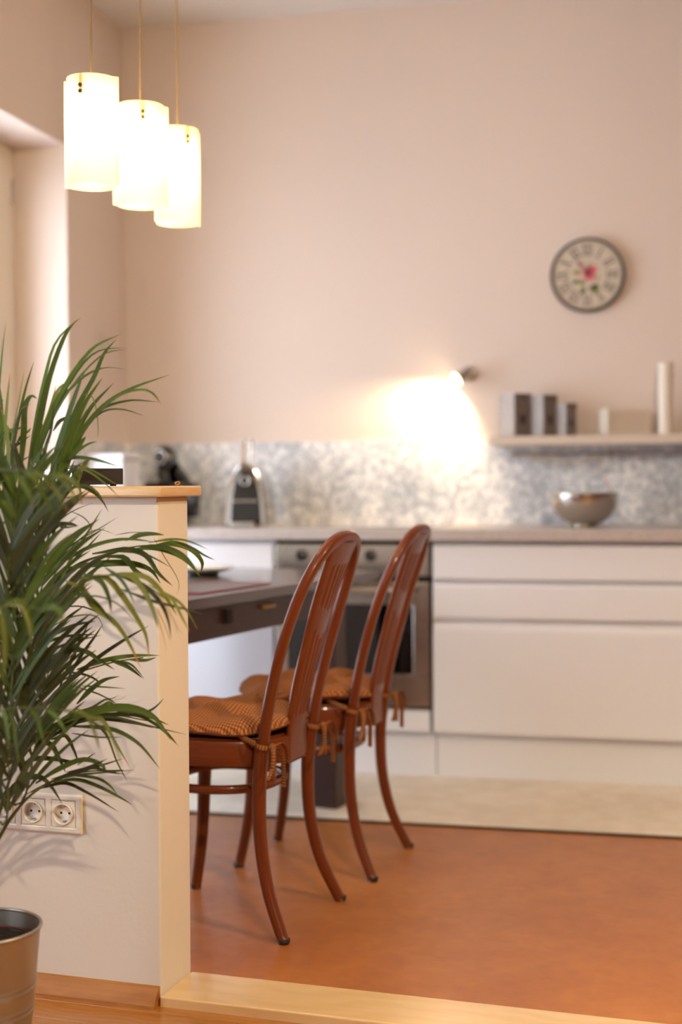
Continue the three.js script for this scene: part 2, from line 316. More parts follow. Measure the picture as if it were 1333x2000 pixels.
{
  const t = kThing('pod_machine', 'rounded black pod coffee maker with a tilted round head', 'coffee machine', 0.25, 0.882, 0.2, -8 * RAD);
  mesh('base', lathe([[0, 0], [0.085, 0], [0.09, 0.012], [0.08, 0.03], [0, 0.032]], 40), M.black, t);
  mesh('column', sweep([[0, 0.02, -0.05], [0.02, 0.08, -0.075], [0.02, 0.16, -0.06], [0, 0.215, -0.01]], 0.055, 0.032, V(1, 0, 0), 24, 16), M.black, t);
  const hd = new THREE.SphereGeometry(0.058, 32, 24); hd.scale(0.68, 1, 1.05); hd.rotateX(-0.25); hd.translate(0.0, 0.255, 0.0); const head = mesh('head', hd, M.black, t);
  const r1 = new THREE.TorusGeometry(0.026, 0.004, 10, 28); r1.translate(0, 0.265, 0.056); mesh('ring', r1, M.chrome, head);
  const cl = cyl(0.024, 0.02, 0.05, 24); cl.translate(0, 0.195, 0.02); mesh('pod_holder', cl, M.black, t);
  mesh('cup_tray', bx(-0.085, 0.07, 0.13, 0.168, -0.02, 0.04, 0.012, 3), M.black, t);
  mesh('water_tank', lathe([[0, 0.03], [0.05, 0.03], [0.056, 0.1], [0.05, 0.165], [0, 0.168]], 28).translate(0.055, 0, -0.06), M.black, t);
}
{
  const t = kThing('canister', 'square white lidded canister in the corner beside the black coffee maker', 'canister', 0.115, 0.882, 0.41, -6 * RAD);
  mesh('body', bx(-0.078, 0.078, 0, 0.252, -0.07, 0.07, 0.014, 4), M.white, t);
  mesh('lid', bx(-0.081, 0.081, 0.253, 0.276, -0.073, 0.073, 0.008, 4), M.white, t);
}
// ---------- shelf ----------
{
  const t = kThing('wall_shelf', 'long beige floating shelf fixed above the splashback', 'shelf', 1.523, 1.18, 0);
  mesh('board', bx(0, 1.75, 0, 0.033, 0.001, 0.222, 0.003), std({ color: 0xd8cabb, roughness: 0.5 }), t);
  const r = kThing('hook_rail', 'thin steel hook rail mounted on the splashback beneath the shelf', 'rail', 1.6, 1.15, 0.012);
  mesh('rod', tube([[-0.02, 0, 0.04], [0.7, 0, 0.04], [1.4, 0, 0.04]], 0.005, 8, 10), M.steel, r);
  for (const x of [0.0, 0.36, 0.72, 1.3]) { const c = cyl(0.006, 0.006, 0.04, 12); c.rotateX(Math.PI / 2); c.translate(x, 0, 0.018); const d = cyl(0.012, 0.012, 0.006, 16); d.rotateX(Math.PI / 2); d.translate(x, 0, 0); mesh('bracket', [c, d], M.zinc, r); }
  const hooks = [0.02, 0.05, 0.075, 0.33, 0.36, 0.44];
  for (const x of hooks) mesh('hook', tube([[x, 0.006, 0.04], [x, 0, 0.046], [x, -0.02, 0.045], [x, -0.03, 0.052], [x, -0.022, 0.06]], 0.0018, 14, 6), M.steel, r);
  const cord = kThing('cord', 'pale thin cord sagging under the shelf and trailing down behind the bowl', 'cord', 1.6, 1.13, 0.07);
  const cm = std({ color: 0xcdbfae, roughness: 0.6 });
  mesh('strand', tube([[0.03, 0.008, 0], [0.1, -0.008, 0], [0.2, -0.018, 0], [0.28, -0.012, 0], [0.335, 0.004, 0]], 0.0032, 30, 6), cm, cord);
  mesh('strand', tube([[0.075, 0.012, 0.006], [0.16, 0.0, 0.006], [0.25, -0.004, 0.006], [0.33, 0.01, 0.006]], 0.0032, 30, 6), cm, cord);
  mesh('strand', tube([[0.325, 0.006, 0.002], [0.318, -0.03, 0.01], [0.335, -0.075, 0.02], [0.36, -0.105, 0.03], [0.375, -0.16, 0.04], [0.4, -0.22, 0.03], [0.44, -0.2445, 0.03]], 0.0035, 34, 6), cm, cord);
}
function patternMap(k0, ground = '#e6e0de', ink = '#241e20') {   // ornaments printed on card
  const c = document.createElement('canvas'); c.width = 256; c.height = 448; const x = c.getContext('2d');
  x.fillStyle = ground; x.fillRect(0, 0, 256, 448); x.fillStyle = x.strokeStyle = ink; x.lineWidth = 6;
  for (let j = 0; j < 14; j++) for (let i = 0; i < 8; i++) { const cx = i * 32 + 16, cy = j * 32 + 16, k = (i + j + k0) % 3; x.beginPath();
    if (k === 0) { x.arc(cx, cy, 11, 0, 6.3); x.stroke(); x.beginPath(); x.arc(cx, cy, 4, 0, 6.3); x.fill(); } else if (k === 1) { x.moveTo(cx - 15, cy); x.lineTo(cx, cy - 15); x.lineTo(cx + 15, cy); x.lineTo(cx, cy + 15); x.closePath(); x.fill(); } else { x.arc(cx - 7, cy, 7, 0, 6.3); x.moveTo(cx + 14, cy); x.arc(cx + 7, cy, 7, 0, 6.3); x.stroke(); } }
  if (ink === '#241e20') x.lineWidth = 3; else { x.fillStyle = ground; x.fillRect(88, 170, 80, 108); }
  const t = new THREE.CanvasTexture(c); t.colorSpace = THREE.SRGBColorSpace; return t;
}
{
  const paleCard = std({ map: patternMap(3), roughness: 0.7 }), darkCard = std({ map: patternMap(4, '#3c2c2a', '#a89a92'), roughness: 0.7 }), sides = [paleCard, paleCard, darkCard, darkCard, darkCard, darkCard];   // pale card on the two x faces, dark card with pale print elsewhere
  const L = ['largest black and white ornamented card box on the shelf, nearest the wall lamp', 'middle sized ornamented card box between a larger and a smaller one', 'smallest black and white ornamented card box of the row of three'];
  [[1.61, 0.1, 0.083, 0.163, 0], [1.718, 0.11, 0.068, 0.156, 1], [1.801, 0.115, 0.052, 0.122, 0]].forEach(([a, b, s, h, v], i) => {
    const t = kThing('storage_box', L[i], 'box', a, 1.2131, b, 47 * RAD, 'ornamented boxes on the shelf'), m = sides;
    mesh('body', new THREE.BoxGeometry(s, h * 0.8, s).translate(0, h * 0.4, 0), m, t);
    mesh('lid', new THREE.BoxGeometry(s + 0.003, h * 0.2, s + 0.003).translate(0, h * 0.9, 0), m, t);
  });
  const t = kThing('card_stack', 'neat stack of cream paper cards in a white holder on the shelf', 'paper', 2.015, 1.2131, 0.11, 20 * RAD);
  const cream = std({ color: 0xe4d6c4, roughness: 0.8 });
  mesh('holder', [bx(-0.083, -0.077, 0, 0.1, -0.055, 0.055, 0.001), bx(-0.083, 0.076, 0, 0.004, -0.055, 0.055)], M.plastic, t);
  for (let i = 0; i < 8; i++) mesh('card', bx(-0.076 + rnd(0.001), 0.074 + rnd(0.002), 0.005 + i * 0.0112, 0.0152 + i * 0.0112, -0.052, 0.05 + rnd(0.003), 0.0015), cream, t);
  const c = kThing('tall_cylinder', 'tall slim white cylinder standing at the far end beside the cards', 'vase', 2.163, 1.2131, 0.12);
  mesh('body', lathe([[0, 0], [0.027, 0], [0.0285, 0.003], [0.0285, 0.262], [0.0265, 0.266], [0.022, 0.262], [0.022, 0.1], [0, 0.1]], 40), M.plastic, c);
}
// ---------- clock ----------
{
  const c = document.createElement('canvas'); c.width = c.height = 1024; const x = c.getContext('2d'); x.translate(512, 512);
  x.fillStyle = '#cdc1b0'; x.fillRect(-512, -512, 1024, 1024);
  x.strokeStyle = '#57534a'; x.lineWidth = 5; x.beginPath(); x.arc(0, 0, 482, 0, 6.3); x.stroke(); x.fillStyle = '#2a2722'; x.textAlign = 'center'; x.textBaseline = 'middle';
  const N = ['XII', 'I', 'II', 'III', 'IIII', 'V', 'VI', 'VII', 'VIII', 'IX', 'X', 'XI'];
  N.forEach((n, i) => { x.save(); x.rotate(i * Math.PI / 6); x.translate(0, -372); x.scale(n.length > 3 ? 0.66 : n.length > 2 ? 0.8 : 0.95, 1.75); x.font = 'bold 130px serif'; x.fillText(n, 0, 0); x.restore(); });
  const leaf = (px, py, a, l, w, col) => { x.save(); x.translate(px, py); x.rotate(a); x.fillStyle = col; x.beginPath(); x.moveTo(0, 0); x.quadraticCurveTo(l / 2, -w, l, 0); x.quadraticCurveTo(l / 2, w, 0, 0); x.fill(); x.restore(); };
  const G = ['#6f7a2c', '#4c5a20', '#8d8f3a', '#3d4b22'];
  x.strokeStyle = '#5b6030'; x.lineWidth = 10; x.beginPath(); x.moveTo(10, -40); x.quadraticCurveTo(-40, 120, -60, 210); x.moveTo(-30, 60); x.quadraticCurveTo(-140, 0, -190, -60); x.moveTo(-60, -90); x.lineTo(-120, -190); x.stroke();
  [[-200, -60, 0.2, 110, 55, 0], [-230, -20, -0.5, 120, 50, 2], [-130, 70, 2.6, 110, 60, 1], [-120, 80, 0.4, 90, 50, 0], [-150, 110, 0.1, 130, 60, 2], [10, 190, 0.3, 170, 80, 1], [40, 210, -0.5, 150, 70, 3], [60, 220, 0.9, 110, 50, 2], [-20, 200, 2.4, 120, 60, 3], [-110, 215, 0.1, 90, 50, 3], [120, 20, 0.8, 70, 40, 0], [150, 160, 1.2, 90, 40, 2]].forEach(([a, b, r, l, w, k]) => leaf(a, b, r, l, w, G[k]));
  const petal = (px, py, r, col) => { x.fillStyle = col; x.beginPath(); x.arc(px, py, r, 0, 6.3); x.fill(); };
  [[-50, 10, 62, '#d98a92'], [50, 30, 66, '#d2606c'], [80, -70, 62, '#cc5563'], [-30, -80, 56, '#dd8c96'], [20, -30, 60, '#c44a5a'], [-80, 30, 40, '#e3aab0'], [100, -110, 40, '#d97480'], [40, 60, 44, '#de7c84'], [10, -20, 30, '#a83548'], [-120, -170, 30, '#b84a55'], [-90, -160, 24, '#c96a70']].forEach((p) => petal(...p));
  const map = new THREE.CanvasTexture(c); map.colorSpace = THREE.SRGBColorSpace; map.anisotropy = 4;
  const t = kThing('wall_clock', 'round vintage wall clock with roman numerals and a painted pink rose', 'clock', 1.873, 1.823, 0.002);
  const rim = lathe([[0, 0], [0.137, 0], [0.1395, 0.004], [0.1395, 0.028], [0.137, 0.032], [0.13, 0.032], [0.128, 0.026], [0, 0.026]], 72); rim.rotateX(Math.PI / 2); mesh('rim', rim, std({ color: 0x4c483e, roughness: 0.6 }), t);
  const face = new THREE.CircleGeometry(0.1285, 64); face.translate(0, 0, 0.0265); mesh('dial', face, std({ map, roughness: 0.6 }), t);
  const hm = std({ color: 0x1c1a18, roughness: 0.4 });
  const hand = (l, w, a, z) => { const g = extrude([[-w, -0.012], [w, -0.012], [w * 1.4, l * 0.6], [0, l], [-w * 1.4, l * 0.6]], 0.001); g.rotateZ(a); g.translate(0, 0, z); return g; };
  mesh('hour_hand', hand(0.05, 0.0022, -0.24, 0.0285), hm, t); mesh('minute_hand', hand(0.078, 0.0015, 0.6, 0.0305), hm, t);
  const pin = cyl(0.005, 0.005, 0.006, 20); pin.rotateX(Math.PI / 2); pin.translate(0, 0, 0.031); mesh('pin', pin, hm, t);
}
// ---------- wall spot ----------
{
  const t = kThing('wall_spotlight', 'small lit chrome spotlight on the wall above the splashback', 'lamp', 1.418, 1.462, 0);
  const b = lathe([[0, 0.001], [0.03, 0.001], [0.03, 0.01], [0.024, 0.018], [0, 0.02]], 32); b.rotateX(Math.PI / 2); mesh('wall_plate', b, M.steel, t);
  const am = cyl(0.006, 0.006, 0.05, 12); am.rotateX(Math.PI / 2); am.translate(0, 0, 0.04); mesh('arm', am, M.steel, t);
  const dir = V(-0.66, -0.5, 0.42).normalize(), q = new THREE.Quaternion().setFromUnitVectors(V(0, 1, 0), dir), p0 = V(0, 0, 0.072);
  const hd = lathe([[0, -0.022], [0.014, -0.022], [0.018, -0.012], [0.021, 0.02], [0.027, 0.045], [0.0255, 0.045], [0.019, 0.02], [0, 0.012]], 32); hd.applyQuaternion(q); hd.translate(p0.x, p0.y, p0.z); const head = mesh('lamp_head', hd, M.steel, t);
  const bl = new THREE.SphereGeometry(0.0255, 24, 16); bl.scale(1, 0.85, 1); bl.translate(0, 0.044, 0); bl.applyQuaternion(q); bl.translate(p0.x, p0.y, p0.z);
  mesh('bulb', bl, std({ color: 0xfff2d8, emissive: BULB, emissiveIntensity: 8, roughness: 0.4 }), head);
  const sp = new THREE.SpotLight(BULB, WALL_SPOT, 0, 62 * RAD, 0.45, 2); sp.position.copy(p0.clone().addScaledVector(dir, 0.046)); sp.target.position.copy(p0.clone().add(V(-0.5, -0.78, -0.26)));
  sp.castShadow = true; sp.shadow.radius = 0.8; sp.name = 'spot_beam'; t.add(sp, sp.target);
  const gl = new THREE.PointLight(BULB, WALL_GLOW, 0, 2); gl.position.copy(p0.clone().addScaledVector(dir, 0.05)); gl.castShadow = true; gl.shadow.radius = 0.8; gl.name = 'bulb_glow'; t.add(gl); sp.target.name = 'spot_aim';
}
// ================= dining table =================
{
  const t = thing('dining_table', 'dark brown wooden dining table standing against the half wall', 'table', T.at(0, -0.75, 0), T.turn);
  mesh('table_top', bx(-0.82, 0, 0.72, 0.75, -1.263, 0.42, 0.003), M.tableTop, t);
  mesh('apron', [bx(-0.79, -0.02, 0.632, 0.718, -1.02, -0.99, 0.002), bx(-0.79, -0.02, 0.632, 0.718, 0.34, 0.37, 0.002), bx(-0.045, -0.02, 0.632, 0.718, -1.0, 0.35, 0.002), bx(-0.79, -0.765, 0.632, 0.718, -1.0, 0.35, 0.002)], M.table, t);
  for (const [x, z] of [[-0.07, -1.0], [-0.74, -1.0], [-0.07, 0.32], [-0.74, 0.32]]) mesh('leg', bx(x - 0.043, x + 0.043, 0, 0.72, z - 0.043, z + 0.043, 0.003), M.table, t);
  mesh('slide_bracket', bx(-0.021, -0.004, 0.668, 0.706, -0.235, -0.21, 0.002), M.matte, t);
  mesh('gold_glint', bx(-0.021, -0.006, 0.69, 0.7, -0.5, -0.42, 0.003), std({ color: 0xa07840, metalness: 0.8, roughness: 0.4 }), t);  // gold bar standing in for a reflection under the table edge
  const mat = thing('placemat', 'thin plum placemat with red stitched edges on the dining table', 'placemat', T.at(-0.16, 0.0006, -0.36), T.turn);
  mesh('mat', bx(-0.1, 0.1, 0, 0.002, -0.2, 0.2, 0.0008), phy({ color: 0x4a3438, roughness: 0.32, clearcoat: 0.5, clearcoatRoughness: 0.2 }), mat);
  mesh('edging', [bx(-0.104, 0.104, 0, 0.003, -0.206, -0.199), bx(-0.104, 0.104, 0, 0.003, 0.199, 0.206), bx(-0.104, -0.098, 0, 0.003, -0.206, 0.206), bx(0.098, 0.104, 0, 0.003, -0.206, 0.206)], std({ color: 0x8f3a33, roughness: 0.5 }), mat);
  const d = thing('shallow_dish', 'shallow glossy white dish with a dark foot on the dining table', 'dish', T.at(-0.455, 0.0006, -0.87), T.turn);
  const gl = phy({ color: 0xeef8f0, transmission: 0.75, thickness: 0.004, roughness: 0.05, ior: 1.5 });
  mesh('dish_body', lathe([[0, 0.004], [0.05, 0.004], [0.085, 0.014], [0.1, 0.022], [0.1, 0.026], [0.083, 0.019], [0.05, 0.01], [0, 0.009]], 48), phy({ color: 0xf2f4ee, roughness: 0.15, clearcoat: 0.8, clearcoatRoughness: 0.08 }), d);
  mesh('foot', lathe([[0.03, 0], [0.05, 0], [0.05, 0.0038], [0.03, 0.0038], [0.03, 0]], 36), std({ color: 0x2e3a2a, roughness: 0.4 }), d);
  const g = thing('drinking_glass', 'clear drinking glass on the table peeking past the half wall', 'glass', T.at(-0.56, 0.0006, -0.62), T.turn);
  mesh('tumbler', lathe([[0, 0.002], [0.028, 0.002], [0.036, 0.13], [0.0345, 0.13], [0.027, 0.012], [0, 0.012]], 36), gl, g);
}
// ================= chairs =================
function makeChair(label, where, turn) {
  const t = thing('bentwood_chair', label, 'chair', where, turn, 'bentwood dining chairs');
  // seat outline: rounded, narrower behind
  const ring = (k, hgt, zs = 1) => { const o = []; for (let i = 0; i < 72; i++) { const a = i / 72 * 2 * Math.PI, c = Math.cos(a), s = Math.sin(a); const hw = 0.183 - 0.022 * (s < 0 ? -s : -0.15 * s); o.push([k * hw * Math.sign(c) * Math.abs(c) ** 0.72, hgt, k * zs * 0.186 * Math.sign(s) * Math.abs(s) ** 0.78 + 0.012]); } return o; };
  const rg = ring(1, 0);
  const sh = new THREE.Shape(rg.map(([x, , z]) => new THREE.Vector2(x, -z)));
  const rail = extrude(sh, 0.05, 0.006, 3); rail.rotateX(-Math.PI / 2); rail.translate(0, 0.395, 0);
  mesh('seat_rail', toCreasedNormals(rail, 0.6), M.chair, t);
  const sh2 = new THREE.Shape(ring(0.93, 0).map(([x, , z]) => new THREE.Vector2(x, -z)));
  const seat = extrude(sh2, 0.006, 0.002, 2); seat.rotateX(-Math.PI / 2); seat.translate(0, 0.446, 0); mesh('seat', seat, M.chair, t);
  // legs: rear pair sweeps back, front pair nearly straight
  for (const s of [1, -1]) {
    mesh('leg', sweep([[s * 0.149, 0.44, -0.146], [s * 0.147, 0.34, -0.138], [s * 0.15, 0.22, -0.142], [s * 0.16, 0.11, -0.165], [s * 0.179, 0, -0.212]], (u) => 0.0175 - 0.004 * u, (u) => 0.0165 - 0.004 * u, V(1, 0, 0), 26, 14), M.chair, t);
    mesh('leg', sweep([[s * 0.135, 0.42, 0.135], [s * 0.134, 0.3, 0.142], [s * 0.138, 0.15, 0.152], [s * 0.152, 0, 0.178]], (u) => 0.0175 - 0.005 * u, (u) => 0.0175 - 0.005 * u, V(1, 0, 0), 22, 14), M.chair, t);
  }
  // back bow
  const half = [[0.149, 0.425, -0.147], [0.153, 0.52, -0.163], [0.157, 0.63, -0.19], [0.155, 0.72, -0.217], [0.145, 0.8, -0.246], [0.122, 0.862, -0.272], [0.085, 0.902, -0.291], [0.04, 0.917, -0.2985], [0, 0.92, -0.3]];
  const bow = half.concat(half.slice(0, -1).reverse().map(([x, y, z]) => [-x, y, z]));
  const out = (u, tan) => V(0, -0.33, -0.94).cross(tan).normalize();
  mesh('back_bow', sweep(bow, 0.0145, 0.0125, out, 90, 16), M.chair, t);
  // splat with two sets of grooves cut in
  const nu = 48, nv = 90, pos = [], idx = [], uv = [];
  const path = new THREE.CatmullRomCurve3([V(0, 0.385, -0.168), V(0, 0.45, -0.168), V(0, 0.55, -0.182), V(0, 0.66, -0.211), V(0, 0.76, -0.24), V(0, 0.85, -0.272), V(0, 0.912, -0.296)]);
  const groove = (x, v) => { // x across -1..1, v up 0..1
    const k = Math.round(x * 3.2), dx = Math.abs(x * 3.2 - k); if (Math.abs(k) > 2) return 0;
    const bend = 0.012 * (2 - Math.abs(k)) ** 1.2; const inLow = v > 0.2 && v < 0.6 - bend * 2, inTop = v > 0.71 - bend && v < 0.9;
    return (inLow || inTop) && dx < 0.2 ? 0.0035 : 0; };
  for (const face of [1, -1]) for (let i = 0; i <= nv; i++) { const v = i / nv, p = path.getPointAt(v), tan = path.getTangentAt(v), n = V(0, -tan.z, tan.y).multiplyScalar(-1); // n points back (-z)
    const hw = 0.047 + 0.03 * v ** 1.3 + (v > 0.93 ? 0.01 * (v - 0.93) / 0.07 : 0);
    for (let j = 0; j <= nu; j++) { const x = j / nu * 2 - 1, curve = 0.010 * (1 - x * x) * Math.min(1, v * 3), edge = Math.min(1, (1 - Math.abs(x)) * 22 + 0.3);
      const off = curve + (face === 1 ? 0.0055 * edge - groove(x, v) : -0.0055 * edge);
      pos.push(p.x + x * hw, p.y + n.y * off, p.z + n.z * off); uv.push(x * hw, v * 0.55); } }
  const W = nu + 1, half0 = W * (nv + 1);
  for (let i = 0; i < nv; i++) for (let j = 0; j < nu; j++) { const k = i * W + j; idx.push(k, k + W, k + 1, k + 1, k + W, k + W + 1); const b = k + half0; idx.push(b, b + 1, b + W, b + 1, b + W + 1, b + W); }
  for (let i = 0; i < nv; i++) for (const j of [0, nu]) { const a = i * W + j, b = a + half0; j ? idx.push(a, a + W, b, b, a + W, b + W) : idx.push(a, b, a + W, b, b + W, a + W); }
  for (let j = 0; j < nu; j++) { const a = j, b = a + half0; idx.push(a, a + 1, b, b, a + 1, b + 1); }
  const g = new THREE.BufferGeometry(); g.setAttribute('position', new THREE.Float32BufferAttribute(pos, 3)); g.setAttribute('uv', new THREE.Float32BufferAttribute(uv, 2)); g.setIndex(idx); g.computeVertexNormals();
  mesh('splat', g, M.chair, t);
  const rs = ring(0.8, 0.33, 0.86).map((p) => p);
  mesh('ring_stretcher', sweep(rs, 0.0105, 0.0105, V(0, 1, 0), 90, 12, true), M.chair, t);
  for (const [x, z] of [[0.179, -0.212], [-0.179, -0.212], [0.152, 0.178], [-0.152, 0.178]]) mesh('glide', lathe([[0, 0], [0.0115, 0], [0.0135, 0.003], [0.0145, 0.012], [0, 0.012]], 18).translate(x, 0, z * 0.998), M.matte, t);
  return t;
}
function ribbon(pts, w, side, seg = 22) { return sweep(pts, w, 0.0016, side, seg, 8); }
function makeCushion(label, pos, turn, variant) {
  const t = thing('seat_cushion', label, 'cushion', pos, turn, 'checked seat cushions');
  const nu = 44, nv = 44, P = [], I = [], U = []; const s0 = variant * 3.1;
  const tufts = [[-0.07, -0.06], [0.07, -0.06], [0, 0.03], [-0.08, 0.1], [0.08, 0.1]];
  for (const face of [1, -1]) for (let i = 0; i <= nv; i++) for (let j = 0; j <= nu; j++) {
    const r = i / nv, a = j / nu * 2 * Math.PI, c = Math.cos(a), s = Math.sin(a);
    const wob = 1 + 0.02 * Math.sin(a * 9 + s0) + 0.012 * Math.sin(a * 17 + s0);
    const x = r * wob * (0.192 - 0.012 * Math.max(0, -s)) * Math.sign(c) * Math.abs(c) ** 0.75, z = r * wob * 0.192 * Math.sign(s) * Math.abs(s) ** 0.78 + 0.016;
    let th = Math.sqrt(Math.max(0, 1 - r ** 3.2)); let y = face > 0 ? 0.014 + 0.044 * th : 0.014 - 0.013 * th;
    if (face > 0) { y += 0.013 * th * Math.sin(x * 34 + s0) * Math.cos(z * 29 + s0 * 1.3); for (const [tx, tz] of tufts) y -= 0.024 * Math.exp(-((x - tx) ** 2 + (z - tz) ** 2) / 0.0007); y += 0.004 * th * Math.sin(a * 22) * r ** 4; }
    y += 0.007 * Math.sin(a * 3 + s0) * r ** 3 + 0.006 * r ** 6;
    P.push(x, Math.max(0.001, y), z); U.push(x, z + (face < 0 ? 0.3 : 0));
  }
  const W = nu + 1, off = W * (nv + 1);
  for (let i = 0; i < nv; i++) for (let j = 0; j < nu; j++) { const k = i * W + j; I.push(k, k + 1, k + W, k + 1, k + W + 1, k + W); const b = k + off; I.push(b, b + W, b + 1, b + 1, b + W, b + W + 1); }
  const g = new THREE.BufferGeometry(); g.setAttribute('position', new THREE.Float32BufferAttribute(P, 3)); g.setAttribute('uv', new THREE.Float32BufferAttribute(U, 2)); g.setIndex(I); g.computeVertexNormals();
  mesh('pad', g, M.cloth, t);
  for (const s of [1, -1]) {   // tie knotted round each rear upright: band, knot, two loops and two tails
    const x = s * 0.151, z = -0.150, sd = V(0, 1, 0);
    const bandPts = []; for (let i = 0; i <= 12; i++) { const a = i / 12 * 2 * Math.PI; bandPts.push([x + 0.0185 * Math.cos(a), -0.012 + 0.004 * Math.sin(a), z + 0.0178 * Math.sin(a)]); }
    const tie = mesh('tie', [ribbon([[s * 0.125, 0.012, -0.06], [s * 0.158, 0.006, -0.1], [x + s * 0.019, -0.004, z + 0.01]], 0.006, sd), sweep(bandPts.slice(0, 12), 0.006, 0.0016, sd, 30, 8, true)], M.cloth, t);
    const kx = x + s * 0.006, kz = z - 0.026; const kn = new THREE.SphereGeometry(0.0095, 16, 12); kn.scale(1.1, 0.9, 0.9); kn.translate(kx, -0.012, kz); mesh('knot', kn, M.cloth, tie);
    const f = V(0.3, 0.2, -1);
    mesh('bow_loop', ribbon([[kx, -0.012, kz], [kx + 0.02, -0.022, kz - 0.012], [kx + 0.032, -0.056, kz - 0.014], [kx + 0.022, -0.084, kz - 0.012], [kx + 0.012, -0.062, kz - 0.01], [kx + 0.003, -0.02, kz - 0.004]], 0.0062, f, 34), M.cloth, tie);
    mesh('bow_loop', ribbon([[kx, -0.012, kz], [kx - 0.022, -0.006, kz - 0.012], [kx - 0.046, -0.026, kz - 0.016], [kx - 0.058, -0.058, kz - 0.014], [kx - 0.046, -0.05, kz - 0.01], [kx - 0.02, -0.018, kz - 0.004]], 0.0062, f, 34), M.cloth, tie);
    mesh('bow_tail', ribbon([[kx, -0.014, kz], [kx + 0.018, -0.04, kz - 0.01], [kx + 0.04, -0.066, kz - 0.012], [kx + 0.052, -0.078, kz - 0.01]], 0.0066, f), M.cloth, tie);
    mesh('bow_tail', ribbon([[kx, -0.014, kz], [kx - 0.022, -0.04, kz - 0.014], [kx - 0.036, -0.085, kz - 0.012], [kx - 0.042, -0.112, kz - 0.01]], 0.0066, f), M.cloth, tie);
  }
  return t;
}
{
  const spots = [[-0.268, -3.478, -111, 'polished reddish bentwood chair standing closer to the half wall'], [-0.067, -3.975, -108, 'polished reddish bentwood chair standing closer to the oven']];
  spots.forEach(([x, z, deg, label], i) => {
    makeChair(label, V(x, 0.02, z), deg * RAD);
    makeCushion(['brown checked tufted cushion tied to the chair beside the half wall', 'brown checked tufted cushion tied to the chair closer to the oven'][i], V(x, 0.4745, z), deg * RAD, i);
  });
}
// ================= pendant lamps =================
{
  const shade = phy({ color: 0xfff0c0, transmission: 0.55, thickness: 0, roughness: 1, emissive: new THREE.Color().setRGB(1, 0.72, 0.26), emissiveIntensity: 0.34 });
  const tops = [[178, 158, 3.25, -16], [274, 204, 3.48, 14], [346, 254, 3.72, 36]];
  const L = ['lit cream pendant shade hanging lowest in view beside the window niche', 'lit cream pendant shade hanging between the two others', 'lit cream pendant shade hanging closest to the kitchen wall'];
  L[0] = 'lit cream pendant shade hanging closest to the half wall';
  tops.forEach(([px, py, d, turn], i) => {
    const p = ray(px, py, d), hgt = 0.242; p.y = 1.978;
    const t = thing('pendant_lamp', L[i], 'lamp', V(p.x, p.y - hgt, p.z), turn * RAD, 'pendant lamps over the dining table');
    // shade: two bowed sheets whose edges overlap and stand out as fins
    for (const s of [1, -1]) {
      const pos = [], idx = [], n = 26, m = 12, w = 0.0575, sag = 0.0535, flap = 0.010;
      for (let j = 0; j <= m; j++) for (let k = 0; k <= n; k++) {
        const u = k / n * 2 - 1, a = u * 1.42, x = Math.sin(a) / Math.sin(1.42) * w + Math.sign(u) * (Math.abs(u) > 0.93 ? (Math.abs(u) - 0.93) / 0.07 * flap * (u * s > 0 ? 1 : 0) : 0), z = s * (Math.cos(a) - Math.cos(1.42)) / (1 - Math.cos(1.42)) * sag;
        pos.push(x, j / m * hgt + (s > 0 ? 0 : 0.001), z);
      }
      for (let j = 0; j < m; j++) for (let k = 0; k < n; k++) { const q = j * (n + 1) + k; s > 0 ? idx.push(q, q + 1, q + n + 1, q + 1, q + n + 2, q + n + 1) : idx.push(q, q + n + 1, q + 1, q + 1, q + n + 1, q + n + 2); }
      const g = new THREE.BufferGeometry(); g.setAttribute('position', new THREE.Float32BufferAttribute(pos, 3)); g.setIndex(idx); g.computeVertexNormals();
      mesh('shade_sheet', g, shade, t);
      const stp = mesh('bracket', bx(-0.0045, 0.0045, hgt - 0.046, hgt - 0.002, s > 0 ? sag - 0.0075 : -sag + 0.0025, s > 0 ? sag - 0.0025 : -sag + 0.0075), std({ color: 0x9a7a30, metalness: 0.5, roughness: 0.5 }), t);
      for (const y of [hgt - 0.026, hgt - 0.04]) { const c = cyl(0.0045, 0.0045, 0.005, 16); c.rotateX(Math.PI / 2); c.translate(0, y, s * (sag + 0.001)); mesh('screw', c, std({ color: 0x5a5040, metalness: 0.8, roughness: 0.5 }), stp); }
    }
    mesh('crossbar', [bx(-0.0045, 0.0045, hgt - 0.012, hgt - 0.008, -0.046, 0.046)], M.zinc, t);
    const so = cyl(0.015, 0.013, 0.05, 20); so.translate(0, hgt - 0.038, 0); mesh('socket', so, M.plastic, t);
    const bu = new THREE.SphereGeometry(0.026, 24, 18); bu.scale(1, 1.25, 1); bu.translate(0, hgt - 0.092, 0); mesh('bulb', bu, std({ color: 0xfff4dc, emissive: BULB, emissiveIntensity: 8 }), t);
    mesh('cable', tube([[0, hgt - 0.012, 0], [0.0015, hgt + 0.3, 0], [0, hgt + 0.6, 0.001], [0, CEIL + 0.02 - (p.y - hgt), 0]], 0.0022, 20, 8), M.cable, t);
    const ro = lathe([[0, -0.001], [0.045, -0.001], [0.045, -0.012], [0.03, -0.022], [0, -0.024]], 32); ro.translate(0, CEIL + 0.02 - (p.y - hgt), 0); mesh('ceiling_rose', ro, M.plastic, t);
    const pl = new THREE.PointLight(BULB, PENDANT, 0, 2); pl.position.set(0, hgt - 0.092, 0); pl.castShadow = true; pl.shadow.radius = 1.3; pl.name = 'bulb_light'; t.add(pl);
  });
}
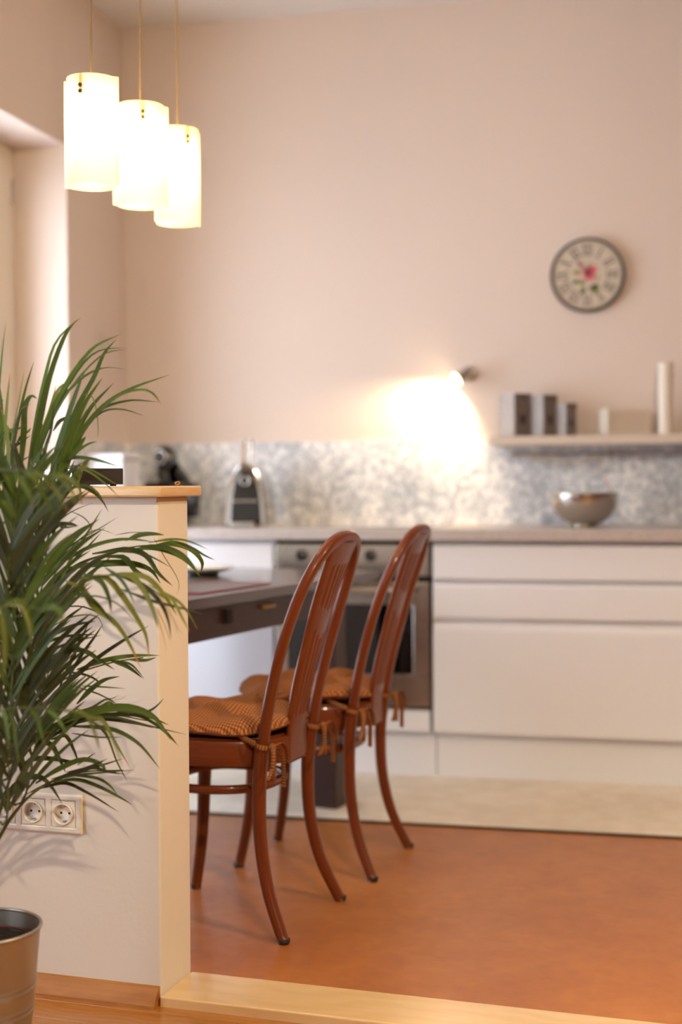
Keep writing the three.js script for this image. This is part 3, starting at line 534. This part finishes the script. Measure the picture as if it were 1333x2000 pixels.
// the living room's own lamps, outside the picture: a ceiling spotlight behind the photographer, whose beam throws the shadows of the palm and
// of the chair legs, and a shaded lamp further to the side that lights the end of the half wall
{
  const y = 2.62, t = thing('ceiling_spotlight', 'lit chrome ceiling spotlight of the living room', 'lamp', V(0.65, y, 0.25));
  const dir = V(-0.75, -1.72, -3.75).normalize(), q = new THREE.Quaternion().setFromUnitVectors(V(0, 1, 0), dir);
  mesh('housing', lathe([[0, -0.1], [0.03, -0.1], [0.045, -0.05], [0.055, 0.04], [0.052, 0.04], [0.042, -0.04], [0, -0.04]], 32).applyQuaternion(q), M.chrome, t);
  const bl = new THREE.SphereGeometry(0.038, 24, 16); bl.scale(1, 0.5, 1); bl.translate(0, 0.012, 0); bl.applyQuaternion(q); mesh('bulb', bl, std({ color: 0xfff0d8, emissive: WARM, emissiveIntensity: 6 }), t);
  const c = cyl(0.009, 0.009, CEIL + 0.02 - y - 0.03, 12); c.translate(0, (CEIL + 0.02 - y + 0.03) / 2, 0); mesh('stem', c, M.chrome, t);
  const pl = new THREE.SpotLight(WARM, ROOM_LAMP, 0, 40 * RAD, 0.75, 2); pl.position.copy(dir.clone().multiplyScalar(0.045)); pl.target.position.copy(dir); pl.target.name = 'beam_aim'; pl.castShadow = true; pl.shadow.radius = 1.4; pl.name = 'ceiling_beam'; t.add(pl, pl.target);
}
{
  const y = 2.0, t = thing('shaded_lamp', 'lit pendant lamp with a wide black metal shade in the living room', 'lamp', V(1.15, y, -2.15));
  mesh('shade', lathe([[0.02, 0.14], [0.05, 0.13], [0.16, 0.02], [0.17, 0], [0.167, 0], [0.157, 0.02], [0.048, 0.127], [0.02, 0.137]], 48), M.black, t);
  const bu = new THREE.SphereGeometry(0.035, 24, 16); bu.translate(0, 0.03, 0); mesh('bulb', bu, std({ color: 0xfff0d8, emissive: SIDE, emissiveIntensity: 6 }), t);
  const c = cyl(0.003, 0.003, CEIL + 0.02 - y - 0.13, 10); c.translate(0, (CEIL + 0.02 - y + 0.13) / 2, 0); mesh('cable', c, M.matte, t);
  const sp = new THREE.SpotLight(SIDE, SIDE_LAMP, 0, 78 * RAD, 0.35, 2); sp.position.set(0, -0.006, 0); sp.target.position.set(0, -1, 0); sp.target.name = 'lamp_aim'; sp.castShadow = true; sp.shadow.radius = 1.8; sp.name = 'shade_light'; t.add(sp, sp.target);
}
// ================= on and at the half wall =================
{
  const t = thing('receiver_box', 'flat black electronic box lying on the wooden cap of the half wall', 'receiver', H.at(-0.215, 1.0625, -0.08), H.turn - 42 * RAD);
  mesh('case', bx(-0.1, 0.1, 0.003, 0.037, -0.055, 0.052, 0.002), std({ color: 0x2a2120, roughness: 0.45 }), t);
  mesh('front_glass', bx(-0.098, 0.098, 0.004, 0.036, 0.0525, 0.056, 0.001), M.glassBlack, t);
  for (const [x, z] of [[-0.08, -0.04], [0.08, -0.04], [-0.08, 0.04], [0.08, 0.04]]) mesh('foot', cyl(0.007, 0.007, 0.003, 12).translate(x, 0.0015, z), M.matte, t);
  const r = thing('brass_ring', 'tiny brass ring lying on the wooden cap of the half wall', 'ring', H.at(-0.01, 1.0625, -0.12), 0.4);
  const tr = new THREE.TorusGeometry(0.0048, 0.0014, 8, 24); tr.rotateX(0.9); tr.translate(0, 0.0052, 0); mesh('band', tr, std({ color: 0xc8964a, metalness: 1, roughness: 0.25 }), r);
}
{
  const t = thing('socket_plate', 'cream three gang wall socket plate behind the palm on the half wall', 'socket', H.at(-0.2875, 0.38, 0.0), H.turn);
  // x: the three inserts at -0.071, 0, 0.071
  const outer = new THREE.Shape(); const W2 = 0.1125, H2 = 0.0405; outer.moveTo(-W2, -H2); outer.lineTo(W2, -H2); outer.lineTo(W2, H2); outer.lineTo(-W2, H2); outer.closePath();
  for (const x of [-0.071, 0, 0.071]) { const h = new THREE.Path(); const q = 0.0278; h.moveTo(x - q, -q); h.lineTo(x - q, q); h.lineTo(x + q, q); h.lineTo(x + q, -q); h.closePath(); outer.holes.push(h); }
  const fr = extrude(outer, 0.003, 0.0035, 3); fr.translate(0, 0, 0.004); mesh('cover_frame', fr, M.plastic, t);
  for (const x of [-0.071, 0, 0.071]) {
    const s = new THREE.Shape(); const q = 0.0272; s.moveTo(-q, -q); s.lineTo(q, -q); s.lineTo(q, q); s.lineTo(-q, q); s.closePath(); const h = new THREE.Path(); h.absarc(0, 0, 0.0205, 0, Math.PI * 2, true); s.holes.push(h);
    const g = extrude(s, 0.006, 0.0008, 1); g.translate(x, 0, 0.003); const ins = mesh('socket_insert', g, M.plastic, t);
    const well = lathe([[0, -0.0], [0.0185, 0.0], [0.0197, 0.0125], [0.0215, 0.0138], [0.0225, 0.0128], [0.0225, 0.0095]], 40); well.rotateX(Math.PI / 2); well.translate(x, 0, 0.0015); mesh('well', well, M.plastic, ins);
    for (const px of [-0.0095, 0.0095]) { const c = new THREE.CircleGeometry(0.0026, 16); c.translate(x + px, 0, 0.00185); mesh('contact_hole', c, M.matte, ins); }
    for (const py of [-0.0165, 0.0165]) mesh('earth_clip', bx(x - 0.0025, x + 0.0025, py - 0.002, py + 0.002, 0.0018, 0.009), M.zinc, ins);
  }
}
// ================= bucket and palm =================
const BK = ray(-38, 1808, 2.56);
{
  const t = thing('metal_bucket', 'galvanised metal bucket holding the palm beside the half wall', 'bucket', V(BK.x, 0.001, BK.z));
  const h = BK.y, r1 = 0.107, r0 = 0.08, at = (y) => r0 + (r1 - r0) * y / h, p = [[0, 0.004], [r0 - 0.004, 0.004], [r0 - 0.002, 0], [r0, 0.002]];
  for (const c of [0.44, 0.48, 0.60, 0.64]) p.push([at(c * h - 0.0042), c * h - 0.0042], [at(c * h) + 0.0022, c * h - 0.0012], [at(c * h) + 0.0022, c * h + 0.0012], [at(c * h + 0.0042), c * h + 0.0042]);
  p.push([r1 - 0.001, h - 0.006]); const inn = [[r1 - 0.0022, h - 0.006], [r0 - 0.0015, 0.006], [0, 0.006]];
  mesh('pail', lathe([...p, ...inn], 72), M.zinc, t);
  const rim = new THREE.TorusGeometry(r1, 0.0034, 12, 72); rim.rotateX(Math.PI / 2); rim.translate(0, h - 0.003, 0); mesh('rolled_rim', rim, M.zinc, t);
}
const palm = thing('areca_palm', 'bushy green areca palm with long arching fronds in a bucket', 'plant', V(BK.x, 0.008, BK.z));
{
  const h = BK.y - 0.03, sg = new THREE.CircleGeometry(0.09, 48, 0, Math.PI * 2); 
  const soil = new THREE.CylinderGeometry(0.0915, 0.074, h - 0.012, 40, 6); soil.translate(0, (h - 0.012) / 2, 0);
  const pa = soil.attributes.position; for (let i = 0; i < pa.count; i++) if (pa.getY(i) > h - 0.02) pa.setY(i, pa.getY(i) - 0.004 + 0.008 * fB(pa.getX(i) * 3 + 0.5, pa.getZ(i) * 3 + 0.5)); soil.computeVertexNormals();
  mesh('root_ball', soil, M.soil, palm);
  const rimG = new THREE.TorusGeometry(0.0925, 0.002, 8, 48); rimG.rotateX(Math.PI / 2); rimG.translate(0, h - 0.008, 0); mesh('nursery_pot', rimG, std({ color: 0x5a2018, roughness: 0.6 }), palm);
}
const leafMat = [[0.050, 0.092, 0.004], [0.085, 0.142, 0.006], [0.17, 0.195, 0.022], [0.038, 0.048, 0.008]].map((c) => phy({ color: new THREE.Color().setRGB(...c), vertexColors: true, side: THREE.DoubleSide, roughness: 0.85, transmission: 0.32, thickness: 0, clearcoat: 0.2, clearcoatRoughness: 0.35 }));
const stemMat = std({ color: 0x4a4e1c, roughness: 0.5 });
const home = palm.position;
const loc = (v) => v.clone().sub(home);
// one leaflet: a folded blade along 3D points
function blade(pts, w, hint, tip = 0.1, seg = 12) {
  const c = new THREE.CatmullRomCurve3(pts), P = [], C = [], I = [];
  for (let i = 0; i <= seg; i++) {
    const t = i / seg, p = c.getPoint(t), tan = c.getTangent(t); const nrm = hint.clone().addScaledVector(tan, -hint.dot(tan)).normalize(), sd = tan.clone().cross(nrm);
    const k = w * Math.max(0.03, Math.min(1, 0.25 + t * 3.2) * Math.max(0, 1 - t ** 2.3) ** 0.8), fold = 0.30 * k;
    for (const s of [-1, 0, 1]) { P.push(p.x + sd.x * s * k + nrm.x * Math.abs(s) * fold, p.y + sd.y * s * k + nrm.y * Math.abs(s) * fold, p.z + sd.z * s * k + nrm.z * Math.abs(s) * fold); const dry = t > 1 - tip ? 1 : 0; C.push(1 + dry * 2.2, 1 + dry * 0.05, 1 + dry * 1.6); }
  }
  for (let i = 0; i < seg; i++) for (const j of [0, 1]) { const a = i * 3 + j; I.push(a, a + 1, a + 3, a + 1, a + 4, a + 3); }
  const g = new THREE.BufferGeometry(); g.setAttribute('position', new THREE.Float32BufferAttribute(P, 3)); g.setAttribute('color', new THREE.Float32BufferAttribute(C, 3)); g.setIndex(I); g.computeVertexNormals(); return g;
}
let leafCount = 0;
function frond(rachisPx, leafletsPx, opt = {}) {
  const R = rachisPx.map(([x, y, d]) => loc(ray(x, y, d)));
  const f = mesh('frond', sweep(R.map((p) => p.toArray()), (t) => (opt.r || 0.0042) * (1 - 0.75 * t), (t) => (opt.r || 0.0042) * (1 - 0.75 * t), V(0, 0.3, 1), 30, 7), stemMat, palm);
  for (const q of leafletsPx) {
    const [pts, w = 7, m = 0, hint] = q; const d = q[4] ?? opt.d ?? 2.66;
    const n = pts.length / 2, P = []; for (let i = 0; i < n; i++) P.push(loc(ray(pts[2 * i], pts[2 * i + 1], d - (opt.fan ?? 0.05) * (i / (n - 1)) * (((leafCount * 7) % 5) / 2 - 1))));
    const hv = hint ? V(...hint) : V(rnd(-0.5, 0.5), rnd(0.1, 0.7), rnd(0.5, 1));
    mesh('leaflet', blade(P, 0.8 * w / FOCAL * d, hv.normalize(), rnd(0.03, 0.14), 14), leafMat[m], f); leafCount++;
  }
  if (opt.pairs) {   // leaflets ranked along the rachis
    const c = new THREE.CatmullRomCurve3(R), up = V(0, 1, 0);
    for (let i = 0; i < opt.pairs; i++) for (const s of [1, -1]) {
      const t = (opt.from ?? 0.35) + (1 - (opt.from ?? 0.35)) * (i + rnd(0.6)) / opt.pairs, p = c.getPoint(Math.min(1, t)), tan = c.getTangent(Math.min(1, t)).normalize();
      const side = tan.clone().cross(V(0.25, 0.3, 1).normalize()).normalize().multiplyScalar(s), l = (opt.len || 0.3) * (1 - 0.55 * ((t - 0.5) ** 2) * 4 * 0.5) * rnd(0.75, 1.1), dz = V(0, 0, rnd(-0.35, 0.35));
      const dir = tan.clone().multiplyScalar(0.9).addScaledVector(side, opt.open ?? 0.5).addScaledVector(up, 0.12).add(dz).normalize(), pts = [];
      for (let k = 0; k <= 4; k++) { const u = k / 4; pts.push(p.clone().addScaledVector(dir, l * u).addScaledVector(up, -(opt.droop ?? 0.25) * l * u * u)); }
      // keep the leaflets on this side of the half wall
      for (const q of pts) { const w = q.clone().add(home), rel = w.sub(H.o).applyAxisAngle(V(0, 1, 0), -H.turn); if (rel.x < 0.02 && rel.z < 0.03) q.z += 0.03 - rel.z; }
      mesh('leaflet', blade(pts, rnd(0.0045, 0.008), V(rnd(-0.6, 0.6), rnd(0.2, 0.9), rnd(0.4, 1)).normalize(), rnd(0.02, 0.12), 10), leafMat[opt.m ?? Math.floor(rnd(3.99))], f); leafCount++;
    }
  }
  return f;
}
const S0 = [-60, 1830, 2.56];
// -- fronds standing up behind the bucket: long blades nearly along the rachis
frond([S0, [-10, 1450, 2.6], [30, 1100, 2.64], [62, 880, 2.66], [92, 770, 2.66]], [
  [[48, 960, 70, 830, 88, 740, 112, 665, 163, 616], 7, 1], [[55, 950, 78, 820, 97, 735, 130, 650, 151, 624], 8, 0],
  [[66, 900, 110, 785, 180, 682, 237, 652], 6, 1], [[68, 900, 118, 780, 185, 690, 246, 678], 5, 0], [[70, 905, 118, 790, 200, 694, 249, 681], 4, 1],
  [[72, 880, 110, 795, 165, 736, 205, 719, 245, 721], 6, 1, [0.1, 0.8, 0.5]],
  [[36, 960, 46, 850, 50, 790, 62, 774, 73, 779], 8, 0], [[22, 960, 30, 850, 42, 800, 60, 790], 7, 3], [[70, 930, 82, 850, 98, 800, 110, 752], 6, 2],
  [[78, 960, 88, 880, 100, 840, 106, 790], 5, 3], [[82, 950, 80, 880, 82, 820, 86, 760], 5, 3], [[96, 830, 112, 766, 128, 750, 140, 752], 6, 2, [0.1, 0.8, 0.5]],
]);
frond([S0, [5, 1500, 2.58], [60, 1120, 2.62], [100, 920, 2.64], [135, 850, 2.64]], [
  [[88, 1010, 110, 890, 135, 810, 158, 745, 169, 722], 9, 0], [[95, 990, 118, 890, 150, 800, 185, 735, 204, 690, 228, 662], 8, 0], [[104, 985, 130, 880, 165, 790, 201, 737], 8, 1],
  [[110, 980, 140, 870, 175, 800, 223, 747], 8, 0], [[118, 960, 150, 860, 200, 795, 250, 762, 331, 732], 7, 1], [[140, 880, 195, 802, 240, 770, 280, 762, 300, 770, 314, 789], 7, 1, [0.1, 0.7, 0.6]],
  [[140, 890, 190, 806, 250, 783, 310, 785], 5, 0], [[170, 830, 205, 803, 240, 800, 281, 812], 3.5, 0], [[104, 842, 118, 822, 145, 812, 150, 808], 5, 3], [[160, 770, 180, 775, 192, 845, 190, 856], 1.3, 2],
  [[120, 905, 145, 882, 160, 862, 168, 852], 8, 1], [[128, 912, 150, 884, 172, 868, 190, 862], 6, 1], [[108, 905, 140, 895, 180, 897, 235, 912], 7, 0, [0, 0.6, 0.7]],
  [[105, 915, 160, 912, 200, 930, 232, 950], 4.5, 1], [[150, 950, 165, 905, 180, 895], 5, 2],
]);
frond([S0, [-25, 1400, 2.58], [-20, 1050, 2.6], [-10, 880, 2.6], [5, 780, 2.6]], [
  [[-5, 900, -2, 780, 5, 690, 12, 626], 5, 1], [[0, 950, 8, 860, 14, 790, 20, 726], 6, 2], [[10, 940, 25, 850, 36, 790, 48, 722], 4, 2], [[12, 950, 30, 850, 50, 760, 66, 706], 4.5, 0],
  [[-5, 960, 0, 860, 2, 800, -2, 745], 9, 1], [[8, 990, 18, 900, 12, 830, 0, 790], 8, 2], [[20, 985, 32, 900, 20, 850, 4, 815], 8, 1], [[-10, 885, 10, 845, 36, 838, 52, 830], 6, 1], [[30, 870, 44, 850, 56, 842, 60, 835], 4, 0],
  [[0, 930, 20, 880, 40, 865, 60, 850], 5, 3], [[-8, 1010, 20, 930, 38, 905, 60, 890], 7, 3],
]);
// -- a blurred frond nearer the lens, leaflets hanging
frond([S0, [-100, 1550, 2.5], [-120, 1300, 2.4], [-90, 1050, 2.3], [-30, 930, 2.22], [40, 918, 2.16], [110, 930, 2.14], [150, 965, 2.14]], [
  [[8, 925, 16, 935, 24, 960, 38, 980], 7, 1], [[28, 922, 42, 940, 56, 965, 66, 988], 7.5, 1], [[44, 920, 66, 935, 84, 965, 104, 1004], 9, 1], [[64, 921, 92, 935, 115, 965, 133, 1000], 8, 2], [[80, 924, 120, 938, 138, 960, 150, 990], 6, 1],
  [[0, 978, 12, 985, 22, 1000, 31, 1010], 6, 1], [[100, 927, 130, 932, 150, 950, 160, 985], 5, 2],
], { d: 2.16 });
// -- right hand fronds at the height of the half wall's cap
frond([S0, [0, 1450, 2.6], [50, 1180, 2.66], [95, 1020, 2.68], [140, 955, 2.68]], [
  [[110, 980, 150, 950, 180, 960, 200, 978, 212, 1000], 4.5, 3], [[120, 962, 165, 948, 190, 962, 205, 985], 4, 0], [[115, 915, 165, 918, 205, 945, 234, 972], 4.5, 1],
  [[90, 1030, 118, 975, 150, 925, 172, 903], 10, 1], [[70, 1060, 100, 1000, 130, 955, 160, 930], 10, 0], [[80, 1090, 105, 1030, 140, 1000, 182, 982], 3, 3], [[95, 1045, 115, 1025, 140, 1024, 152, 1027], 6, 3],
  [[100, 1060, 112, 1020, 122, 1030, 155, 1027], 5, 3], [[60, 1100, 100, 1000, 130, 940, 145, 900], 10, 0], [[130, 995, 165, 1012, 178, 1030, 180, 1060], 1.4, 3], [[40, 1090, 70, 1000, 95, 940, 105, 905], 11, 1], [[148, 935, 155, 950, 160, 985], 4, 1],
]);
// -- the big frond that reaches past the end of the half wall
frond([S0, [20, 1420, 2.6], [80, 1220, 2.66], [160, 1110, 2.7], [240, 1072, 2.74], [330, 1062, 2.76]], [
  [[120, 1100, 180, 1068, 240, 1054, 300, 1058], 8, 1, [0, 0.7, 0.7]], [[245, 1056, 275, 1045, 300, 1043, 321, 1045], 7, 0, [0, 0.4, 0.9]], [[290, 1060, 340, 1054, 370, 1058, 406, 1073], 5, 1],
  [[300, 1066, 340, 1062, 375, 1074, 395, 1098, 393, 1118], 8, 1, [0, 0.3, 1]], [[260, 1074, 300, 1069, 345, 1082, 370, 1100, 392, 1127], 8, 1], [[280, 1066, 330, 1072, 362, 1088, 390, 1123], 7, 0],
  [[340, 1058, 375, 1070, 400, 1085, 420, 1094], 3.5, 3], [[180, 1082, 250, 1074, 285, 1085, 310, 1120, 338, 1145], 8, 0], [[130, 1110, 200, 1101, 260, 1101, 296, 1114, 314, 1140], 9, 0],
  [[200, 1088, 245, 1090, 265, 1115, 285, 1128, 294, 1138], 7, 0], [[230, 1078, 275, 1080, 305, 1092, 333, 1108], 3, 3], [[90, 1150, 150, 1060, 190, 1035, 228, 1045], 4, 2, [0, 0.8, 0.4]],
  [[100, 1180, 140, 1090, 175, 1035, 200, 993], 5, 2], [[80, 1190, 130, 1110, 170, 1070, 198, 1040], 4, 3], [[90, 1120, 140, 1065, 190, 1035, 230, 1010], 2, 3], [[70, 1210, 130, 1150, 190, 1095, 260, 1068], 8, 3], [[85, 1240, 140, 1160, 190, 1110, 250, 1090], 7, 1], [[90, 1230, 130, 1180, 180, 1120, 220, 1085], 8, 0], [[60, 1200, 100, 1150, 150, 1105, 210, 1080], 7, 3], [[300, 1050, 320, 1085, 350, 1140, 345, 1165], 1.2, 2], [[225, 1045, 260, 1040, 310, 1041], 1.5, 3],
], { d: 2.7 });
frond([S0, [15, 1440, 2.52], [60, 1290, 2.5], [120, 1175, 2.48], [190, 1125, 2.48], [270, 1135, 2.5], [330, 1175, 2.52]], [
  [[160, 1130, 205, 1128, 240, 1165, 268, 1208, 285, 1240, 292, 1288], 8, 2, [0, 0.5, 0.9]], [[205, 1124, 255, 1125, 282, 1155, 300, 1195, 309, 1228], 8, 2, [0, 0.5, 0.9]], [[215, 1122, 285, 1128, 322, 1165, 346, 1202], 8, 2, [0, 0.5, 0.9]],
  [[240, 1128, 285, 1148, 316, 1180, 330, 1215, 334, 1248], 6, 3], [[290, 1142, 335, 1170, 355, 1205, 371, 1234], 5, 2], [[305, 1148, 350, 1176, 370, 1200, 386, 1230], 3.5, 2], [[235, 1150, 300, 1175, 350, 1187, 396, 1199], 5, 3],
  [[128, 1135, 160, 1150, 185, 1188, 222, 1214, 250, 1252, 275, 1305], 9, 2, [0, 0.6, 0.8]], [[160, 1120, 196, 1135, 212, 1165, 218, 1198], 7, 0], [[205, 1108, 235, 1130, 252, 1155, 263, 1180], 5, 0], [[130, 1158, 170, 1165, 195, 1185, 225, 1225], 6, 0], [[150, 1168, 190, 1165, 230, 1180, 268, 1218], 3, 3],
  [[60, 1275, 110, 1190, 150, 1145, 205, 1122], 8, 3], [[75, 1260, 120, 1200, 150, 1160, 180, 1135], 8, 0],
], { d: 2.48 });
// -- middle fronds
frond([S0, [5, 1500, 2.6], [50, 1400, 2.66], [120, 1330, 2.72], [210, 1296, 2.76], [280, 1284, 2.78]], [
  [[90, 1290, 130, 1272, 165, 1272, 195, 1290, 224, 1308], 8, 0, [0, 0.6, 0.8]], [[150, 1308, 210, 1289, 260, 1281, 313, 1280], 7, 1], [[215, 1290, 240, 1298, 258, 1308, 279, 1325], 6, 0], [[228, 1290, 255, 1298, 270, 1312, 282, 1326], 4, 0], [[250, 1288, 285, 1290, 306, 1284], 5, 1],
  [[118, 1350, 185, 1290, 240, 1252, 291, 1222], 6, 3], [[60, 1280, 100, 1240, 135, 1205, 166, 1182], 6, 3], [[80, 1250, 120, 1232, 150, 1220, 188, 1213], 6, 3], [[80, 1260, 120, 1245, 160, 1240, 190, 1240], 4, 3],
  [[115, 1345, 140, 1290, 160, 1245, 172, 1220], 5, 0], [[125, 1340, 160, 1280, 185, 1245, 202, 1218], 6, 3], [[150, 1375, 180, 1345, 205, 1328, 234, 1321], 7, 0], [[160, 1340, 200, 1342, 246, 1345], 3, 0], [[145, 1340, 190, 1355, 215, 1365, 232, 1358], 3, 3],
  [[40, 1360, 70, 1310, 110, 1285, 160, 1262], 7, 3], [[50, 1340, 90, 1280, 130, 1258, 200, 1240], 5, 3], [[100, 1190, 160, 1185, 215, 1210, 240, 1228], 2.5, 3], [[85, 1235, 140, 1205, 190, 1205, 205, 1235], 2, 2], [[120, 1312, 165, 1318, 190, 1330, 200, 1345], 4, 0],
], { d: 2.72 });
frond([S0, [-100, 1650, 2.5], [-90, 1500, 2.4], [-70, 1300, 2.32], [-20, 1200, 2.25], [40, 1180, 2.2], [90, 1195, 2.18]], [
  [[0, 1185, 8, 1240, 10, 1290, 6, 1320], 7, 2], [[15, 1182, 40, 1185, 55, 1215, 62, 1255], 6, 2], [[45, 1190, 58, 1200, 60, 1240, 60, 1265], 5, 1], [[80, 1190, 105, 1185, 120, 1200, 119, 1215], 9, 1], [[-10, 1195, 30, 1172, 50, 1180, 62, 1250], 4, 1],
], { d: 2.2 });
// -- lower fronds
frond([S0, [-5, 1600, 2.56], [40, 1480, 2.6], [110, 1420, 2.66], [200, 1395, 2.7], [290, 1408, 2.72]], [
  [[85, 1440, 130, 1400, 180, 1383, 210, 1366, 229, 1376], 6, 3], [[105, 1415, 180, 1390, 250, 1382, 300, 1400, 334, 1446], 11, 1, [0, 0.3, 1]], [[190, 1385, 250, 1390, 300, 1404, 330, 1416], 5, 3], [[200, 1400, 270, 1398, 320, 1425, 346, 1452], 4, 0], [[280, 1402, 310, 1420, 350, 1458], 3.5, 0], [[262, 1395, 290, 1390, 306, 1380, 321, 1363], 5, 3],
  [[150, 1385, 195, 1400, 225, 1450, 253, 1498], 5, 2], [[170, 1402, 205, 1430, 230, 1490, 250, 1528], 4, 2], [[130, 1418, 220, 1425, 270, 1452, 313, 1502], 6, 0], [[100, 1445, 128, 1438, 145, 1465, 155, 1496], 6, 3], [[75, 1446, 100, 1455, 115, 1480, 129, 1510], 7, 0], [[140, 1432, 190, 1440, 240, 1440], 3, 3],
  [[100, 1440, 160, 1405, 230, 1395, 265, 1388], 8, 3], [[90, 1450, 150, 1412, 210, 1400, 300, 1420, 365, 1435], 4, 3], [[110, 1425, 180, 1405, 260, 1412, 300, 1422], 5, 3], [[60, 1480, 90, 1440, 140, 1405, 190, 1395], 9, 3], [[30, 1500, 60, 1450, 100, 1420, 150, 1400], 9, 3], [[170, 1395, 200, 1380, 215, 1372, 240, 1400], 5, 1],
], { d: 2.68 });
frond([S0, [-90, 1740, 2.54], [-100, 1650, 2.45], [-80, 1480, 2.38], [-30, 1400, 2.32], [60, 1382, 2.28], [160, 1395, 2.26], [210, 1430, 2.26]], [
  [[3, 1383, 10, 1400, 15, 1430, 16, 1458], 7, 1], [[16, 1382, 26, 1410, 31, 1450, 37, 1490], 7.5, 1], [[56, 1382, 70, 1395, 80, 1430, 87, 1455], 7, 1], [[88, 1384, 105, 1395, 120, 1415, 134, 1440], 6, 1], [[120, 1388, 165, 1395, 185, 1430, 194, 1462], 5, 2], [[150, 1392, 200, 1410, 225, 1455, 240, 1500], 4, 2],
], { d: 2.28 });
frond([S0, [-30, 1700, 2.56], [20, 1600, 2.6], [70, 1545, 2.64], [150, 1510, 2.7], [240, 1504, 2.74]], [
  [[38, 1502, 62, 1484, 100, 1482, 140, 1488, 178, 1482], 7, 3, [0, 0.5, 0.9]], [[70, 1530, 120, 1500, 165, 1484, 200, 1495, 208, 1510], 8, 0, [0, 0.6, 0.8]], [[50, 1552, 120, 1520, 190, 1510, 264, 1504], 4, 3], [[100, 1528, 150, 1523, 190, 1535, 230, 1555, 259, 1572], 5.5, 0], [[140, 1515, 190, 1520, 215, 1535, 232, 1556], 4, 0],
  [[80, 1540, 125, 1529, 170, 1548, 232, 1586], 5, 3], [[14, 1592, 18, 1552, 48, 1522, 78, 1518, 98, 1534, 122, 1570], 9, 3, [0.2, 0.5, 0.8]], [[110, 1520, 170, 1500, 210, 1482], 5, 3], [[100, 1522, 180, 1500, 240, 1482], 4, 3], [[130, 1508, 185, 1500, 215, 1508, 245, 1512], 4, 3], [[150, 1495, 175, 1478, 187, 1470], 2, 3],
], { d: 2.66 });
// -- fuller growth round the stems
for (const [x, y, d, k] of [[35, 950, 2.5, 0], [75, 985, 2.56, 3], [18, 1060, 2.44, 3], [95, 1090, 2.62, 0], [50, 1120, 2.5, 1], [70, 1200, 2.6, 3], [30, 1240, 2.48, 0], [100, 1290, 2.66, 3], [55, 1340, 2.52, 3], [80, 1400, 2.62, 0], [20, 1440, 2.48, 3]])
  frond([[-60 + rnd(-40, 30), 1820, 2.56], [-40 + x * 0.3, 1500 + (y - 1200) * 0.3, 2.56], [x * 0.5, y + 170, d], [x * 0.85, y + 60, d], [x, y, d]], [], { pairs: 7, len: 0.2, from: 0.55, open: 0.45, droop: 0.2, m: k });
// -- the half of the plant that lies outside the picture, towards the window
for (let i = 0; i < 9; i++) { const x = -120 - 45 * (i % 5), y = 950 + 75 * i; frond([[-55 + rnd(-25, 25), 1820, 2.56], [-70, 1600, 2.56], [x * 0.8, y + 150, 2.5 + 0.04 * (i % 4)], [x, y, 2.46 + 0.06 * (i % 4)]], [], { pairs: 6, len: 0.28, from: 0.5, open: 0.6, droop: 0.35, m: i % 4 }); }
// -- canes
for (let i = 0; i < 9; i++) {
  const a = i * 2.4, r = 0.025 + 0.004 * i, p = V(Math.cos(a) * r * 0.6 - 0.03, BK.y - 0.045, Math.sin(a) * r * 0.8), q = loc(ray(rnd(-130, -20), rnd(1250, 1450), rnd(2.5, 2.64)));
  mesh('cane', sweep([p.toArray(), [p.x * 1.1, 0.33, p.z * 1.1], p.clone().lerp(q, 0.55).add(V(rnd(-0.02, 0.02), 0.05, 0)).toArray(), q.toArray()], (t) => 0.0075 - 0.003 * t, (t) => 0.0075 - 0.003 * t, V(0, 0.2, 1), 14, 9), stemMat, palm);
}

renderer.render(scene, camera);
